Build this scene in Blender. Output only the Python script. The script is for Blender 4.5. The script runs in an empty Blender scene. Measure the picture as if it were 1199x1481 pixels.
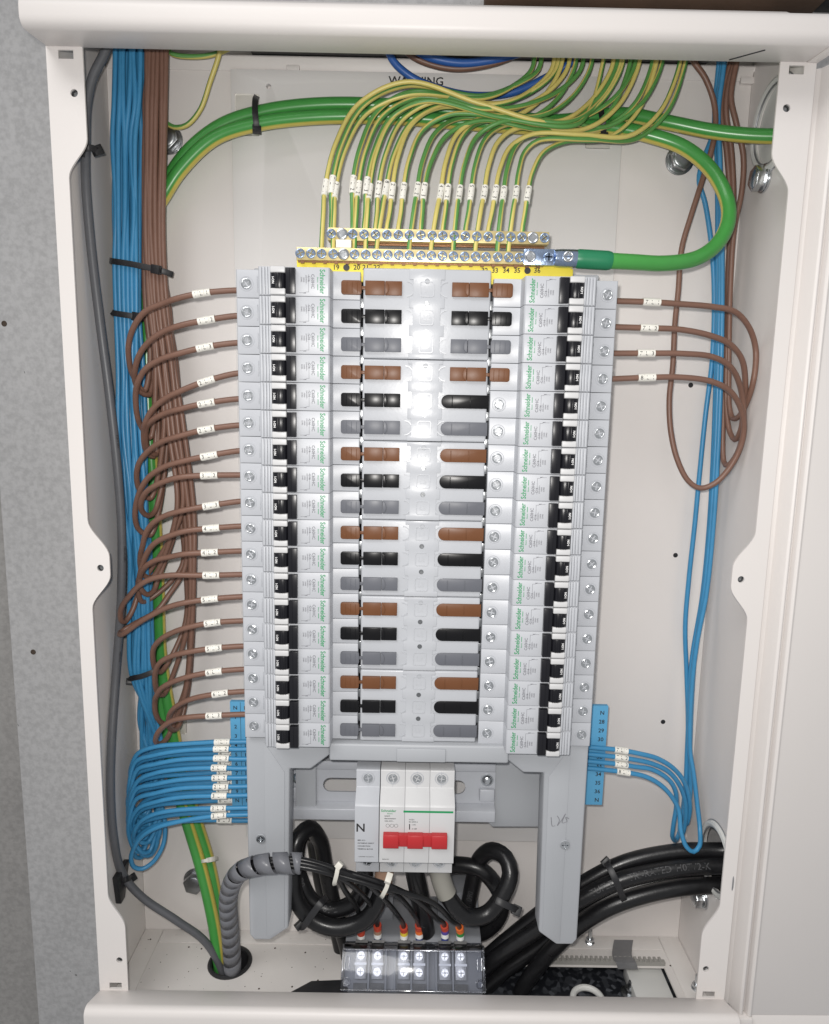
import bpy, bmesh, math, random
from mathutils import Vector, Matrix
from mathutils.geometry import tessellate_polygon
random.seed(7)
sc = bpy.context.scene
col = sc.collection
S = 0.001            # everything below is written in millimetres: X right, Y into the wall, Z up
R = math.radians

# ------------------------------------------------------------------ camera
F_PX, CX, CY = 1030.0, 599.5, 740.5
CAM = Vector((-6.94, -481.3, 82.47))
def _rot(rx, ry, rz):
    return (Matrix.Rotation(rz, 3, 'Z') @ Matrix.Rotation(rx, 3, 'X') @ Matrix.Rotation(ry, 3, 'Y'))
RM = _rot(0.15787, -0.005, 0.019)          # rows: right, down, forward in (x, down, forward)
def _b(v): return Vector((v[0], v[2], -v[1]))
A_R, A_D, A_F = _b(RM[0]), _b(RM[1]), _b(RM[2])
cd = bpy.data.cameras.new('camera'); cam = bpy.data.objects.new('camera', cd); col.objects.link(cam)
cd.sensor_fit = 'HORIZONTAL'; cd.sensor_width = 36.0; cd.lens = F_PX / 1199.0 * 36.0
cd.clip_start = 0.01; cd.clip_end = 20
mw = Matrix.Identity(4)
for i in range(3):
    mw[i][0] = A_R[i]; mw[i][1] = -A_D[i]; mw[i][2] = -A_F[i]; mw[i][3] = CAM[i] * S
cam.matrix_world = mw
sc.camera = cam

# ------------------------------------------------------------------ light
w = bpy.data.worlds.new('World'); sc.world = w; w.use_nodes = True
w.node_tree.nodes['Background'].inputs[0].default_value = (0.97, 0.98, 1.0, 1)
w.node_tree.nodes['Background'].inputs[1].default_value = 0.33
def area(name, loc, tgt, size, energy, colr, shape='DISK', size_y=None):
    l = bpy.data.lights.new(name, 'AREA'); l.shape = shape; l.size = size; l.energy = energy; l.color = colr
    if size_y: l.size_y = size_y
    o = bpy.data.objects.new(name, l); col.objects.link(o)
    o.location = loc; d = Vector(tgt) - Vector(loc); o.rotation_euler = d.to_track_quat('-Z', 'Y').to_euler()
    return o
# the phone's flash beside the lens, and the room's lamp over the left shoulder
area('phone_flash', (CAM.x * S - 0.012, CAM.y * S, CAM.z * S + 0.018), (0, 0, -0.02), 0.012, 1.65, (1.0, 0.97, 0.93))
area('room_lamp', (-1.1, -1.9, 2.1), (0.05, 0, -0.05), 2.0, 34.0, (1.0, 0.985, 0.97), 'RECTANGLE', 1.2)
sc.view_settings.view_transform = 'Standard'; sc.view_settings.look = 'None'
sc.view_settings.exposure = 0.36; sc.view_settings.gamma = 1.0
sc.render.engine = 'CYCLES'
sc.cycles.max_bounces = 8; sc.cycles.transparent_max_bounces = 12

# pixel of the photograph + known depth -> point in mm
def ray(px, py):
    return A_R * ((px - CX) / F_PX) + A_D * ((py - CY) / F_PX) + A_F
def P(px, py, Y):
    d = ray(px, py); return CAM + d * ((Y - CAM.y) / d.y)
def PC(px, py, Y, r=2.2):              # the same, kept clear of the cabinet's side walls
    p = P(px, py, Y)
    while abs(p.x - 1.2) > 241.0 - r and Y > 9: Y -= 1.0; p = P(px, py, Y)
    return p
def PZ(px, py, Z):
    d = ray(px, py); return CAM + d * ((Z - CAM.z) / d.z)

# ------------------------------------------------------------------ materials
MATS = {}
def mat(name, c, rough=0.5, metal=0.0, var=0.0, vscale=40.0, bump=0.0, bscale=300.0, spec=0.5, coat=0.0, aniso=None):
    m = bpy.data.materials.new(name); m.use_nodes = True; nt = m.node_tree; N = nt.nodes; L = nt.links
    b = N['Principled BSDF']; b.inputs['Base Color'].default_value = (*c, 1)
    b.inputs['Roughness'].default_value = rough; b.inputs['Metallic'].default_value = metal
    b.inputs['Specular IOR Level'].default_value = spec; b.inputs['Coat Weight'].default_value = coat
    tc = N.new('ShaderNodeTexCoord')
    if var > 0:
        n = N.new('ShaderNodeTexNoise'); n.inputs['Scale'].default_value = vscale; n.inputs['Detail'].default_value = 6
        L.new(tc.outputs['Object'], n.inputs['Vector'])
        mx = N.new('ShaderNodeMix'); mx.data_type = 'RGBA'
        mx.inputs[6].default_value = (*[x * (1 - var) for x in c], 1); mx.inputs[7].default_value = (*[min(1, x * (1 + var)) for x in c], 1)
        L.new(n.outputs['Fac'], mx.inputs[0]); L.new(mx.outputs[2], b.inputs['Base Color'])
        rr = N.new('ShaderNodeMapRange'); rr.inputs[3].default_value = max(0.03, rough - 0.08); rr.inputs[4].default_value = min(1, rough + 0.1)
        L.new(n.outputs['Fac'], rr.inputs[0]); L.new(rr.outputs[0], b.inputs['Roughness'])
    if bump > 0:
        n2 = N.new('ShaderNodeTexNoise'); n2.inputs['Scale'].default_value = bscale; n2.inputs['Detail'].default_value = 3
        L.new(tc.outputs['Object'], n2.inputs['Vector'])
        bp = N.new('ShaderNodeBump'); bp.inputs['Strength'].default_value = bump; bp.inputs['Distance'].default_value = 0.0004
        L.new(n2.outputs['Fac'], bp.inputs['Height']); L.new(bp.outputs['Normal'], b.inputs['Normal'])
    MATS[name] = m; return m

mat('paint', (0.70, 0.664, 0.642), 0.42, var=0.035, vscale=9, bump=0.10, bscale=900)
mat('paint_floor', (0.66, 0.63, 0.605), 0.5, var=0.10, vscale=30, bump=0.10, bscale=700)
mat('plate_white', (0.70, 0.68, 0.67), 0.45, var=0.02, vscale=12, bump=0.06, bscale=900)
mat('breaker', (0.44, 0.453, 0.482), 0.38, var=0.03, vscale=60, bump=0.06, bscale=1500)
mat('breaker_white', (0.53, 0.53, 0.535), 0.4, var=0.02, vscale=60)
mat('cover', (0.435, 0.448, 0.475), 0.30, var=0.03, vscale=50, bump=0.12, bscale=420)
mat('moulding', (0.365, 0.378, 0.40), 0.45, var=0.03, vscale=40, bump=0.1, bscale=1200)
mat('black_plastic', (0.008, 0.008, 0.011), 0.3, bump=0.05, spec=0.35)
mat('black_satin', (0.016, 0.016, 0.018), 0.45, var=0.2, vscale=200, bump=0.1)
mat('tab_brown', (0.14, 0.056, 0.023), 0.4, spec=0.3, var=0.08, vscale=120, bump=0.1)
mat('tab_black', (0.004, 0.004, 0.005), 0.3, spec=0.3)
mat('tab_grey', (0.12, 0.125, 0.143), 0.4, spec=0.3, var=0.05, vscale=120)
mat('zinc', (0.62, 0.64, 0.66), 0.22, 1.0, var=0.12, vscale=300, bump=0.2, bscale=900)
mat('zinc_blue', (0.40, 0.50, 0.68), 0.2, 1.0, var=0.15, vscale=300, bump=0.2, bscale=900)
mat('steel_dark', (0.30, 0.31, 0.32), 0.3, 1.0, var=0.2, vscale=200, bump=0.25, bscale=600)
mat('steel_rough', (0.34, 0.345, 0.36), 0.5, 0.8, var=0.2, vscale=200, bump=0.4, bscale=900)
mat('zinc_soft', (0.62, 0.63, 0.65), 0.4, 0.85, var=0.12, vscale=300, bump=0.4, bscale=700)
mat('galv', (0.50, 0.515, 0.55), 0.45, 0.25, var=0.08, vscale=60, bump=0.1)
mat('brass', (0.66, 0.54, 0.27), 0.35, 0.55, var=0.2, vscale=250, bump=0.1)
mat('brass_shadow', (0.20, 0.10, 0.05), 0.4, 0.6, var=0.2, vscale=250)  # shadow brown for the gaps under the earth bars
mat('yellow_plate', (0.80, 0.66, 0.07), 0.45, var=0.03)
mat('blue_plate', (0.10, 0.36, 0.60), 0.5, var=0.03)
mat('brown_wire', (0.185, 0.098, 0.070), 0.42, var=0.10, vscale=150, bump=0.05, bscale=800)
mat('blue_wire', (0.045, 0.235, 0.44), 0.38, var=0.08, vscale=150, bump=0.05, bscale=800)
mat('royal_wire', (0.03, 0.11, 0.38), 0.38, var=0.08, vscale=150)
mat('grey_cable', (0.105, 0.108, 0.118), 0.42, var=0.08, vscale=150, bump=0.06)
mat('black_cable', (0.009, 0.009, 0.010), 0.3, spec=0.4, var=0.3, vscale=160, bump=0.15, bscale=700)
mat('green_shrink', (0.012, 0.17, 0.075), 0.38, var=0.05)
mat('grey_shrink', (0.27, 0.26, 0.23), 0.5, var=0.08)
mat('brown_shrink', (0.36, 0.22, 0.15), 0.5, var=0.08)
mat('sleeve', (0.78, 0.76, 0.70), 0.45, var=0.04, vscale=300)
mat('ink', (0.02, 0.02, 0.02), 0.6)
mat('print_grey', (0.055, 0.055, 0.058), 0.5)
mat('ink_grey', (0.16, 0.16, 0.18), 0.6)
mat('ink_green', (0.008, 0.25, 0.085), 0.5)
mat('ink_white', (0.85, 0.85, 0.85), 0.5)
mat('red_plastic', (0.40, 0.018, 0.022), 0.35, var=0.05)
mat('ferrule_red', (0.50, 0.06, 0.03), 0.4); mat('ferrule_blue', (0.03, 0.05, 0.24), 0.4)
mat('ferrule_white', (0.8, 0.8, 0.78), 0.45); mat('ferrule_yellow', (0.75, 0.55, 0.05), 0.4)
mat('ferrule_orange', (0.75, 0.16, 0.03), 0.4); mat('ferrule_violet', (0.10, 0.07, 0.32), 0.4); mat('ferrule_green', (0.04, 0.25, 0.06), 0.4)
mat('slate', (0.20, 0.208, 0.226), 0.42, var=0.06, vscale=60, bump=0.1)
mat('tie_white', (0.62, 0.60, 0.54), 0.45)
mat('wood', (0.085, 0.05, 0.03), 0.6, var=0.5, vscale=25, bump=0.4, bscale=120)
mat('trunk_white', (0.60, 0.60, 0.58), 0.5, var=0.05)
mat('foam', (0.30, 0.29, 0.27), 0.8, var=0.1, vscale=100)
mat('tape', (0.16, 0.16, 0.165), 0.35, var=0.1, vscale=80)
mat('dirt', (0.05, 0.035, 0.025), 0.9)
mat('pencil', (0.20, 0.20, 0.22), 0.6)

def concrete(name, base, dark):
    m = bpy.data.materials.new(name); m.use_nodes = True; nt = m.node_tree; N = nt.nodes; L = nt.links
    b = N['Principled BSDF']; b.inputs['Roughness'].default_value = 0.85; b.inputs['Specular IOR Level'].default_value = 0.3
    tc = N.new('ShaderNodeTexCoord')
    n1 = N.new('ShaderNodeTexNoise'); n1.inputs['Scale'].default_value = 9; n1.inputs['Detail'].default_value = 8; n1.inputs['Roughness'].default_value = 0.65
    n2 = N.new('ShaderNodeTexNoise'); n2.inputs['Scale'].default_value = 260; n2.inputs['Detail'].default_value = 3
    vo = N.new('ShaderNodeTexVoronoi'); vo.inputs['Scale'].default_value = 85; vo.inputs['Randomness'].default_value = 1
    n3 = N.new('ShaderNodeTexNoise'); n3.inputs['Scale'].default_value = 60
    for n in (n1, n2, vo, n3): L.new(tc.outputs['Object'], n.inputs['Vector'])
    r1 = N.new('ShaderNodeValToRGB'); r1.color_ramp.elements[0].position = 0.3; r1.color_ramp.elements[1].position = 0.75
    r1.color_ramp.elements[0].color = (*dark, 1); r1.color_ramp.elements[1].color = (*base, 1)
    L.new(n1.outputs['Fac'], r1.inputs['Fac'])
    r2 = N.new('ShaderNodeValToRGB'); r2.color_ramp.elements[0].position = 0.33; r2.color_ramp.elements[0].color = (0.88, 0.88, 0.88, 1)
    r2.color_ramp.elements[1].position = 0.62; r2.color_ramp.elements[1].color = (1.06, 1.06, 1.06, 1)
    L.new(n2.outputs['Fac'], r2.inputs['Fac'])
    mu = N.new('ShaderNodeMix'); mu.data_type = 'RGBA'; mu.blend_type = 'MULTIPLY'; mu.inputs[0].default_value = 1
    L.new(r1.outputs[0], mu.inputs[6]); L.new(r2.outputs[0], mu.inputs[7])
    # little pits, thinned out by a second noise
    th = N.new('ShaderNodeMath'); th.operation = 'LESS_THAN'; th.inputs[1].default_value = 0.14; L.new(vo.outputs['Distance'], th.inputs[0])
    th2 = N.new('ShaderNodeMath'); th2.operation = 'GREATER_THAN'; th2.inputs[1].default_value = 0.66; L.new(n3.outputs['Fac'], th2.inputs[0])
    pit = N.new('ShaderNodeMath'); pit.operation = 'MULTIPLY'; L.new(th.outputs[0], pit.inputs[0]); L.new(th2.outputs[0], pit.inputs[1])
    mp = N.new('ShaderNodeMix'); mp.data_type = 'RGBA'; L.new(pit.outputs[0], mp.inputs[0]); L.new(mu.outputs[2], mp.inputs[6])
    mp.inputs[7].default_value = (*[x * 0.4 for x in dark], 1)
    L.new(mp.outputs[2], b.inputs['Base Color'])
    bp = N.new('ShaderNodeBump'); bp.inputs['Strength'].default_value = 0.35; bp.inputs['Distance'].default_value = 0.0008
    L.new(n2.outputs['Fac'], bp.inputs['Height']); L.new(bp.outputs['Normal'], b.inputs['Normal'])
    MATS[name] = m
concrete('concrete', (0.37, 0.368, 0.37), (0.325, 0.323, 0.325))
concrete('concrete_dark', (0.27, 0.262, 0.254), (0.225, 0.219, 0.213))

def granite():
    m = bpy.data.materials.new('granite'); m.use_nodes = True; N = m.node_tree.nodes; L = m.node_tree.links; b = N['Principled BSDF']
    b.inputs['Roughness'].default_value = 0.3
    tc = N.new('ShaderNodeTexCoord'); vo = N.new('ShaderNodeTexVoronoi'); vo.inputs['Scale'].default_value = 260
    L.new(tc.outputs['Object'], vo.inputs['Vector'])
    sp = N.new('ShaderNodeSeparateColor'); L.new(vo.outputs['Color'], sp.inputs[0])
    r = N.new('ShaderNodeValToRGB'); r.color_ramp.elements[0].position = 0.5; r.color_ramp.elements[0].color = (0.010, 0.011, 0.014, 1)
    r.color_ramp.elements[1].color = (0.075, 0.08, 0.09, 1); L.new(sp.outputs[0], r.inputs['Fac']); L.new(r.outputs[0], b.inputs['Base Color'])
    MATS['granite'] = m
granite()

def stripe(name, g, y, frac, edge=0.02, rough=0.4):
    m = bpy.data.materials.new(name); m.use_nodes = True; N = m.node_tree.nodes; L = m.node_tree.links; b = N['Principled BSDF']
    b.inputs['Roughness'].default_value = rough
    uv = N.new('ShaderNodeUVMap'); uv.uv_map = 'uv'; sx = N.new('ShaderNodeSeparateXYZ'); L.new(uv.outputs[0], sx.inputs[0])
    fr = N.new('ShaderNodeMath'); fr.operation = 'FRACT'; L.new(sx.outputs[0], fr.inputs[0])
    a = N.new('ShaderNodeMath'); a.operation = 'SUBTRACT'; a.inputs[1].default_value = 0.5; L.new(fr.outputs[0], a.inputs[0])
    ab = N.new('ShaderNodeMath'); ab.operation = 'ABSOLUTE'; L.new(a.outputs[0], ab.inputs[0])
    mr = N.new('ShaderNodeMapRange'); mr.inputs[1].default_value = frac / 2 - edge; mr.inputs[2].default_value = frac / 2 + edge
    mr.inputs[3].default_value = 1; mr.inputs[4].default_value = 0; L.new(ab.outputs[0], mr.inputs[0])
    mx = N.new('ShaderNodeMix'); mx.data_type = 'RGBA'; mx.inputs[6].default_value = (*g, 1); mx.inputs[7].default_value = (*y, 1)
    L.new(mr.outputs[0], mx.inputs[0])
    tc = N.new('ShaderNodeTexCoord'); n = N.new('ShaderNodeTexNoise'); n.inputs['Scale'].default_value = 120; L.new(tc.outputs['Object'], n.inputs['Vector'])
    m2 = N.new('ShaderNodeMix'); m2.data_type = 'RGBA'; m2.blend_type = 'MULTIPLY'; m2.inputs[0].default_value = 0.15
    L.new(mx.outputs[2], m2.inputs[6]); L.new(n.outputs['Fac'], m2.inputs[7]); L.new(m2.outputs[2], b.inputs['Base Color'])
    MATS[name] = m
stripe('earth_thin', (0.10, 0.29, 0.07), (0.64, 0.54, 0.16), 0.58)
stripe('earth_thick', (0.06, 0.30, 0.06), (0.60, 0.50, 0.10), 0.18, rough=0.28)

def clear(name, tint, gloss):
    m = bpy.data.materials.new(name); m.use_nodes = True; N = m.node_tree.nodes; L = m.node_tree.links
    N.remove(N['Principled BSDF']); out = N['Material Output']
    t = N.new('ShaderNodeBsdfTransparent'); t.inputs[0].default_value = (*tint, 1)
    g = N.new('ShaderNodeBsdfGlossy'); g.inputs['Roughness'].default_value = gloss; g.inputs[0].default_value = (1, 1, 1, 1)
    fz = N.new('ShaderNodeFresnel'); fz.inputs[0].default_value = 1.49
    tc = N.new('ShaderNodeTexCoord'); n = N.new('ShaderNodeTexNoise'); n.inputs['Scale'].default_value = 160; L.new(tc.outputs['Object'], n.inputs['Vector'])
    bp = N.new('ShaderNodeBump'); bp.inputs['Strength'].default_value = 0.10; bp.inputs['Distance'].default_value = 0.0004
    L.new(n.outputs['Fac'], bp.inputs['Height']); L.new(bp.outputs['Normal'], g.inputs['Normal'])
    mx = N.new('ShaderNodeMixShader'); L.new(fz.outputs[0], mx.inputs[0]); L.new(t.outputs[0], mx.inputs[1]); L.new(g.outputs[0], mx.inputs[2])
    L.new(mx.outputs[0], out.inputs[0]); MATS[name] = m
clear('clear_cover', (0.90, 0.91, 0.94), 0.09)
clear('clear_pad', (0.93, 0.93, 0.90), 0.35)
def wrapmat():
    m = bpy.data.materials.new('spiral_wrap'); m.use_nodes = True; N = m.node_tree.nodes; L = m.node_tree.links
    b = N['Principled BSDF']; b.inputs['Base Color'].default_value = (0.20, 0.205, 0.225, 1); b.inputs['Roughness'].default_value = 0.3
    t = N.new('ShaderNodeBsdfTransparent'); t.inputs[0].default_value = (0.6, 0.6, 0.66, 1)
    mx = N.new('ShaderNodeMixShader'); mx.inputs[0].default_value = 0.72
    L.new(t.outputs[0], mx.inputs[1]); L.new(b.outputs[0], mx.inputs[2]); L.new(mx.outputs[0], N['Material Output'].inputs[0]); MATS['spiral_wrap'] = m
wrapmat()

# ------------------------------------------------------------------ mesh helpers
class MB:
    def __init__(s): s.v = []; s.f = []; s.uv = None; s.mi = []; s.cur = 0
    def add(s, vs, fs):
        k = len(s.v); s.v += [Vector(p) for p in vs]; s.f += [tuple(i + k for i in q) for q in fs]; s.mi += [s.cur] * len(fs)
        return s
    def box(s, x0, x1, y0, y1, z0, z1):
        vs = [(x, y, z) for x in (x0, x1) for y in (y0, y1) for z in (z0, z1)]
        return s.add(vs, [(0, 1, 3, 2), (4, 6, 7, 5), (0, 4, 5, 1), (2, 3, 7, 6), (0, 2, 6, 4), (1, 5, 7, 3)])
    def prism(s, poly, a0, a1, ax='y', holes=()):
        loops = [list(poly)] + [list(h) for h in holes]; flat = [p for l in loops for p in l]; n = len(flat)
        def mp(p, a):
            if ax == 'y': return (p[0], a, p[1])       # polygon in XZ
            if ax == 'x': return (a, p[0], p[1])       # polygon in YZ
            return (p[0], p[1], a)                     # polygon in XY
        vs = [mp(p, a0) for p in flat] + [mp(p, a1) for p in flat]; fs = []
        if holes:
            tr = tessellate_polygon([[Vector((p[0], p[1], 0)) for p in l] for l in loops])
            fs += [tuple(t) for t in tr] + [tuple(i + n for i in reversed(t)) for t in tr]
        else:
            fs += [tuple(range(n)), tuple(range(2 * n - 1, n - 1, -1))]
        o = 0
        for l in loops:
            m = len(l)
            for i in range(m):
                j = (i + 1) % m; fs.append((o + i, o + j, n + o + j, n + o + i))
            o += m
        return s.add(vs, fs)
    def cyl(s, c, axis, r, h, n=16, r2=None):
        c = Vector(c); a = Vector(axis).normalized(); u = a.orthogonal().normalized(); v = a.cross(u); r2 = r if r2 is None else r2
        vs = [c + (u * math.cos(t) + v * math.sin(t)) * r for t in [2 * math.pi * i / n for i in range(n)]]
        vs += [c + a * h + (u * math.cos(t) + v * math.sin(t)) * r2 for t in [2 * math.pi * i / n for i in range(n)]]
        return s.add(vs, [tuple(range(n)), tuple(range(2 * n - 1, n - 1, -1))] + [(i, (i + 1) % n, n + (i + 1) % n, n + i) for i in range(n)])
    def dome(s, c, axis, r, h, n=16, k=4):
        c = Vector(c); a = Vector(axis).normalized(); u = a.orthogonal().normalized(); v = a.cross(u); vs = []; fs = []
        for q in range(k):
            ph = q / k * math.pi / 2
            for i in range(n):
                t = 2 * math.pi * i / n
                vs.append(c + (u * math.cos(t) + v * math.sin(t)) * r * math.cos(ph) + a * h * math.sin(ph))
        vs.append(c + a * h)
        for q in range(k - 1):
            for i in range(n): fs.append((q * n + i, q * n + (i + 1) % n, (q + 1) * n + (i + 1) % n, (q + 1) * n + i))
        for i in range(n): fs.append(((k - 1) * n + i, (k - 1) * n + (i + 1) % n, k * n))
        fs.append(tuple(reversed(range(n))))
        return s.add(vs, fs)
    def ring(s, c, axis, R0, r, n=28, m=8):
        c = Vector(c); a = Vector(axis).normalized(); u = a.orthogonal().normalized(); v = a.cross(u); vs = []; fs = []
        for i in range(n):
            t = 2 * math.pi * i / n; d = u * math.cos(t) + v * math.sin(t)
            for j in range(m):
                p = 2 * math.pi * j / m; vs.append(c + d * (R0 + r * math.cos(p)) + a * r * math.sin(p))
        for i in range(n):
            for j in range(m):
                fs.append((i * m + j, ((i + 1) % n) * m + j, ((i + 1) % n) * m + (j + 1) % m, i * m + (j + 1) % m))
        return s.add(vs, fs)
    def flat(s, tris, org, t, up):                     # flat lettering
        vs, fs = tris; return s.add([org + t * p[0] + up * p[1] for p in vs], fs)

def mesh_of(name, mb, mats, off=Vector((0, 0, 0)), bevel=0.0, seg=2, smooth=35, recalc=True):
    me = bpy.data.meshes.new(name)
    me.from_pydata([tuple((p - off) * S) for p in mb.v], [], mb.f)
    for m in (mats if isinstance(mats, (list, tuple)) else [mats]): me.materials.append(MATS[m])
    me.polygons.foreach_set('material_index', mb.mi)
    if mb.uv:
        ul = me.uv_layers.new(name='uv'); ul.data.foreach_set('uv', [c for f in mb.uv for p in f for c in p])
    if bevel > 0 or recalc:
        bm = bmesh.new(); bm.from_mesh(me)
        bmesh.ops.remove_doubles(bm, verts=bm.verts, dist=1e-7) if bevel > 0 else None
        bmesh.ops.recalc_face_normals(bm, faces=bm.faces)
        if bevel > 0:
            es = [e for e in bm.edges if len(e.link_faces) == 2 and e.calc_face_angle(0) > R(25)]
            bmesh.ops.bevel(bm, geom=es, offset=bevel * S, segments=seg, affect='EDGES', clamp_overlap=True, profile=0.5)
        bm.to_mesh(me); bm.free()
    if smooth:
        me.polygons.foreach_set('use_smooth', [True] * len(me.polygons)); me.set_sharp_from_angle(angle=R(smooth))
    me.update(); return me

WL = {}
def thing(name, loc, label=None, cat=None, group=None, rot=None):
    o = bpy.data.objects.new(name, None); o.empty_display_size = 0.01; col.objects.link(o)
    o.location = Vector(loc) * S; WL[o] = Vector(loc)
    if rot: o.rotation_euler = rot
    if label: tag(o, label, cat, group)
    return o
def tag(o, label, cat, group=None):
    o['label'] = label; o['category'] = cat
    if group: o['group'] = group
    return o
def obj(name, mb, m, parent=None, bevel=0.0, seg=2, smooth=35, kind=None, recalc=True):
    if parent is not None: off = WL[parent]
    else:
        n = len(mb.v); off = sum(mb.v, Vector((0, 0, 0))) / n
    o = bpy.data.objects.new(name, mesh_of(name, mb, m, off, bevel, seg, smooth, recalc)); col.objects.link(o)
    if parent is not None: o.parent = parent
    else: o.location = off * S
    WL[o] = off
    if kind: o['kind'] = kind
    return o
def inst(name, me, parent, loc=(0, 0, 0), rot=None):   # loc relative to the parent, mm
    o = bpy.data.objects.new(name, me); col.objects.link(o); o.parent = parent; o.location = Vector(loc) * S
    if rot: o.rotation_euler = rot
    return o

_tc = {}
def text(st, h, align='CENTER', sx=1.0, bold=0.018):
    key = (st, align, bold)
    if key not in _tc:
        c = bpy.data.curves.new('t', 'FONT'); c.body = st; c.size = 1.0; c.align_x = align; c.align_y = 'CENTER'; c.resolution_u = 2; c.offset = bold
        o = bpy.data.objects.new('t', c); col.objects.link(o)
        dg = bpy.context.evaluated_depsgraph_get(); me = o.evaluated_get(dg).to_mesh()
        vs = [(v.co.x, v.co.y) for v in me.vertices]; fs = [tuple(p.vertices) for p in me.polygons]
        o.evaluated_get(dg).to_mesh_clear(); bpy.data.objects.remove(o); bpy.data.curves.remove(c)
        ys = [q[1] for q in vs]; mid = (max(ys) + min(ys)) / 2 if len(st) > 1 or True else 0
        _tc[key] = ([(a, b - mid) for a, b in vs], fs)
    vs, fs = _tc[key]; k = h / 0.70                     # h = cap height
    return [(a * k * sx, b * k) for a, b in vs], fs

XA, YA, ZA = Vector((1, 0, 0)), Vector((0, 1, 0)), Vector((0, 0, 1))

def circ(cx, cz, r, n=20): return [(cx + r * math.cos(2 * math.pi * i / n), cz + r * math.sin(2 * math.pi * i / n)) for i in range(n)]
def rrect(x0, x1, z0, z1, r, n=4):
    pts = []
    for (cx, cz, a0) in ((x1 - r, z1 - r, 0), (x0 + r, z1 - r, 90), (x0 + r, z0 + r, 180), (x1 - r, z0 + r, 270)):
        for i in range(n + 1):
            a = R(a0 + 90 * i / n); pts.append((cx + r * math.cos(a), cz + r * math.sin(a)))
    return pts
def rect(x0, x1, z0, z1): return [(x0, z0), (x1, z0), (x1, z1), (x0, z1)]

# -------- swept tubes
def catmull(pts, step=3.0):
    p = [Vector(q) for q in pts]; out = []
    ext = [p[0] * 2 - p[1]] + p + [p[-1] * 2 - p[-2]]
    for i in range(1, len(ext) - 2):
        a, b, c, d = ext[i - 1], ext[i], ext[i + 1], ext[i + 2]
        t0 = 0; t1 = max(1e-4, (b - a).length ** 0.5); t2 = t1 + max(1e-4, (c - b).length ** 0.5); t3 = t2 + max(1e-4, (d - c).length ** 0.5)
        n = max(2, int((c - b).length / step))
        for k in range(n):
            t = t1 + (t2 - t1) * k / n
            A1 = a * ((t1 - t) / (t1 - t0)) + b * ((t - t0) / (t1 - t0)); A2 = b * ((t2 - t) / (t2 - t1)) + c * ((t - t1) / (t2 - t1)); A3 = c * ((t3 - t) / (t3 - t2)) + d * ((t - t2) / (t3 - t2))
            B1 = A1 * ((t2 - t) / (t2 - t0)) + A2 * ((t - t0) / (t2 - t0)); B2 = A2 * ((t3 - t) / (t3 - t1)) + A3 * ((t - t1) / (t3 - t1))
            out.append(B1 * ((t2 - t) / (t2 - t1)) + B2 * ((t - t1) / (t2 - t1)))
    out.append(p[-1]); return out
class Path:
    def __init__(s, pts, step=3.0):
        s.p = catmull(pts, step); s.s = [0.0]
        for a, b in zip(s.p, s.p[1:]): s.s.append(s.s[-1] + (b - a).length)
        s.L = s.s[-1]
    def at(s, d):
        d = max(0, min(s.L, d)); lo, hi = 0, len(s.s) - 1
        while hi - lo > 1:
            m = (lo + hi) // 2
            if s.s[m] <= d: lo = m
            else: hi = m
        k = (d - s.s[lo]) / max(1e-6, s.s[hi] - s.s[lo]); return s.p[lo].lerp(s.p[hi], k)
    def tan(s, d): return (s.at(d + 1.5) - s.at(d - 1.5)).normalized()
    def near(s, q):
        q = Vector(q); return s.s[min(range(len(s.p)), key=lambda i: (s.p[i] - q).length)]
    def sub(s, a, b, step=1.5):
        n = max(2, int((b - a) / step)); return [s.at(a + (b - a) * i / n) for i in range(n + 1)]
def sweep(pts, r, n=10, phase=0.0, twist=0.0, mb=None, rfun=None):
    mb = mb or MB(); k0 = len(mb.v); m = len(pts); vs = []; fs = []; uv = []
    t = (pts[1] - pts[0]).normalized(); u = (YA - t * YA.dot(t))
    u = u.normalized() if u.length > 0.05 else t.orthogonal().normalized(); d = 0.0; ds = []
    for i, q in enumerate(pts):
        t2 = (pts[min(i + 1, m - 1)] - pts[max(i - 1, 0)]).normalized(); u = (u - t2 * u.dot(t2)).normalized(); v = t2.cross(u)
        if i: d += (q - pts[i - 1]).length
        ds.append(d); rr = r if rfun is None else r * rfun(i, m, d)
        for j in range(n):
            a = 2 * math.pi * j / n; vs.append(q + (u * math.cos(a) + v * math.sin(a)) * rr)
    for i in range(m - 1):
        for j in range(n):
            j2 = (j + 1) % n; fs.append((i * n + j, i * n + j2, (i + 1) * n + j2, (i + 1) * n + j))
            ua, ub = j / n + phase, (j + 1) / n + phase; ta, tb = ds[i] * twist, ds[i + 1] * twist
            uv.append([(ua + ta, ds[i] / 100), (ub + ta, ds[i] / 100), (ub + tb, ds[i + 1] / 100), (ua + tb, ds[i + 1] / 100)])
    fs += [tuple(reversed(range(n))), tuple(range((m - 1) * n, m * n))]
    uv += [[(phase, 0)] * n, [(phase, 0)] * n]
    mb.add(vs, fs)
    mb.uv = (mb.uv or []) + uv
    return mb
def wrap_text(path, s0, st, h, r, mb=None, flip=False, sx=1.0, tilt=0.0, bold=0.018):
    """lettering printed round a cable, centred at arc length s0, facing the room"""
    mb = mb or MB(); vs, fs = text(st, h, sx=sx, bold=bold); out = []
    for x, y in vs:
        sgn = -1 if flip else 1
        d = s0 + x * sgn; p = path.at(d); t = path.tan(s0 if abs(x) < 12 else d) * sgn
        n = (CAM - p); n = (n - t * n.dot(t)).normalized(); up = n.cross(t)
        a = y / r + tilt; out.append(p + n * (r * math.cos(a)) + up * (r * math.sin(a)))
    return mb.add(out, fs)
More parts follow.
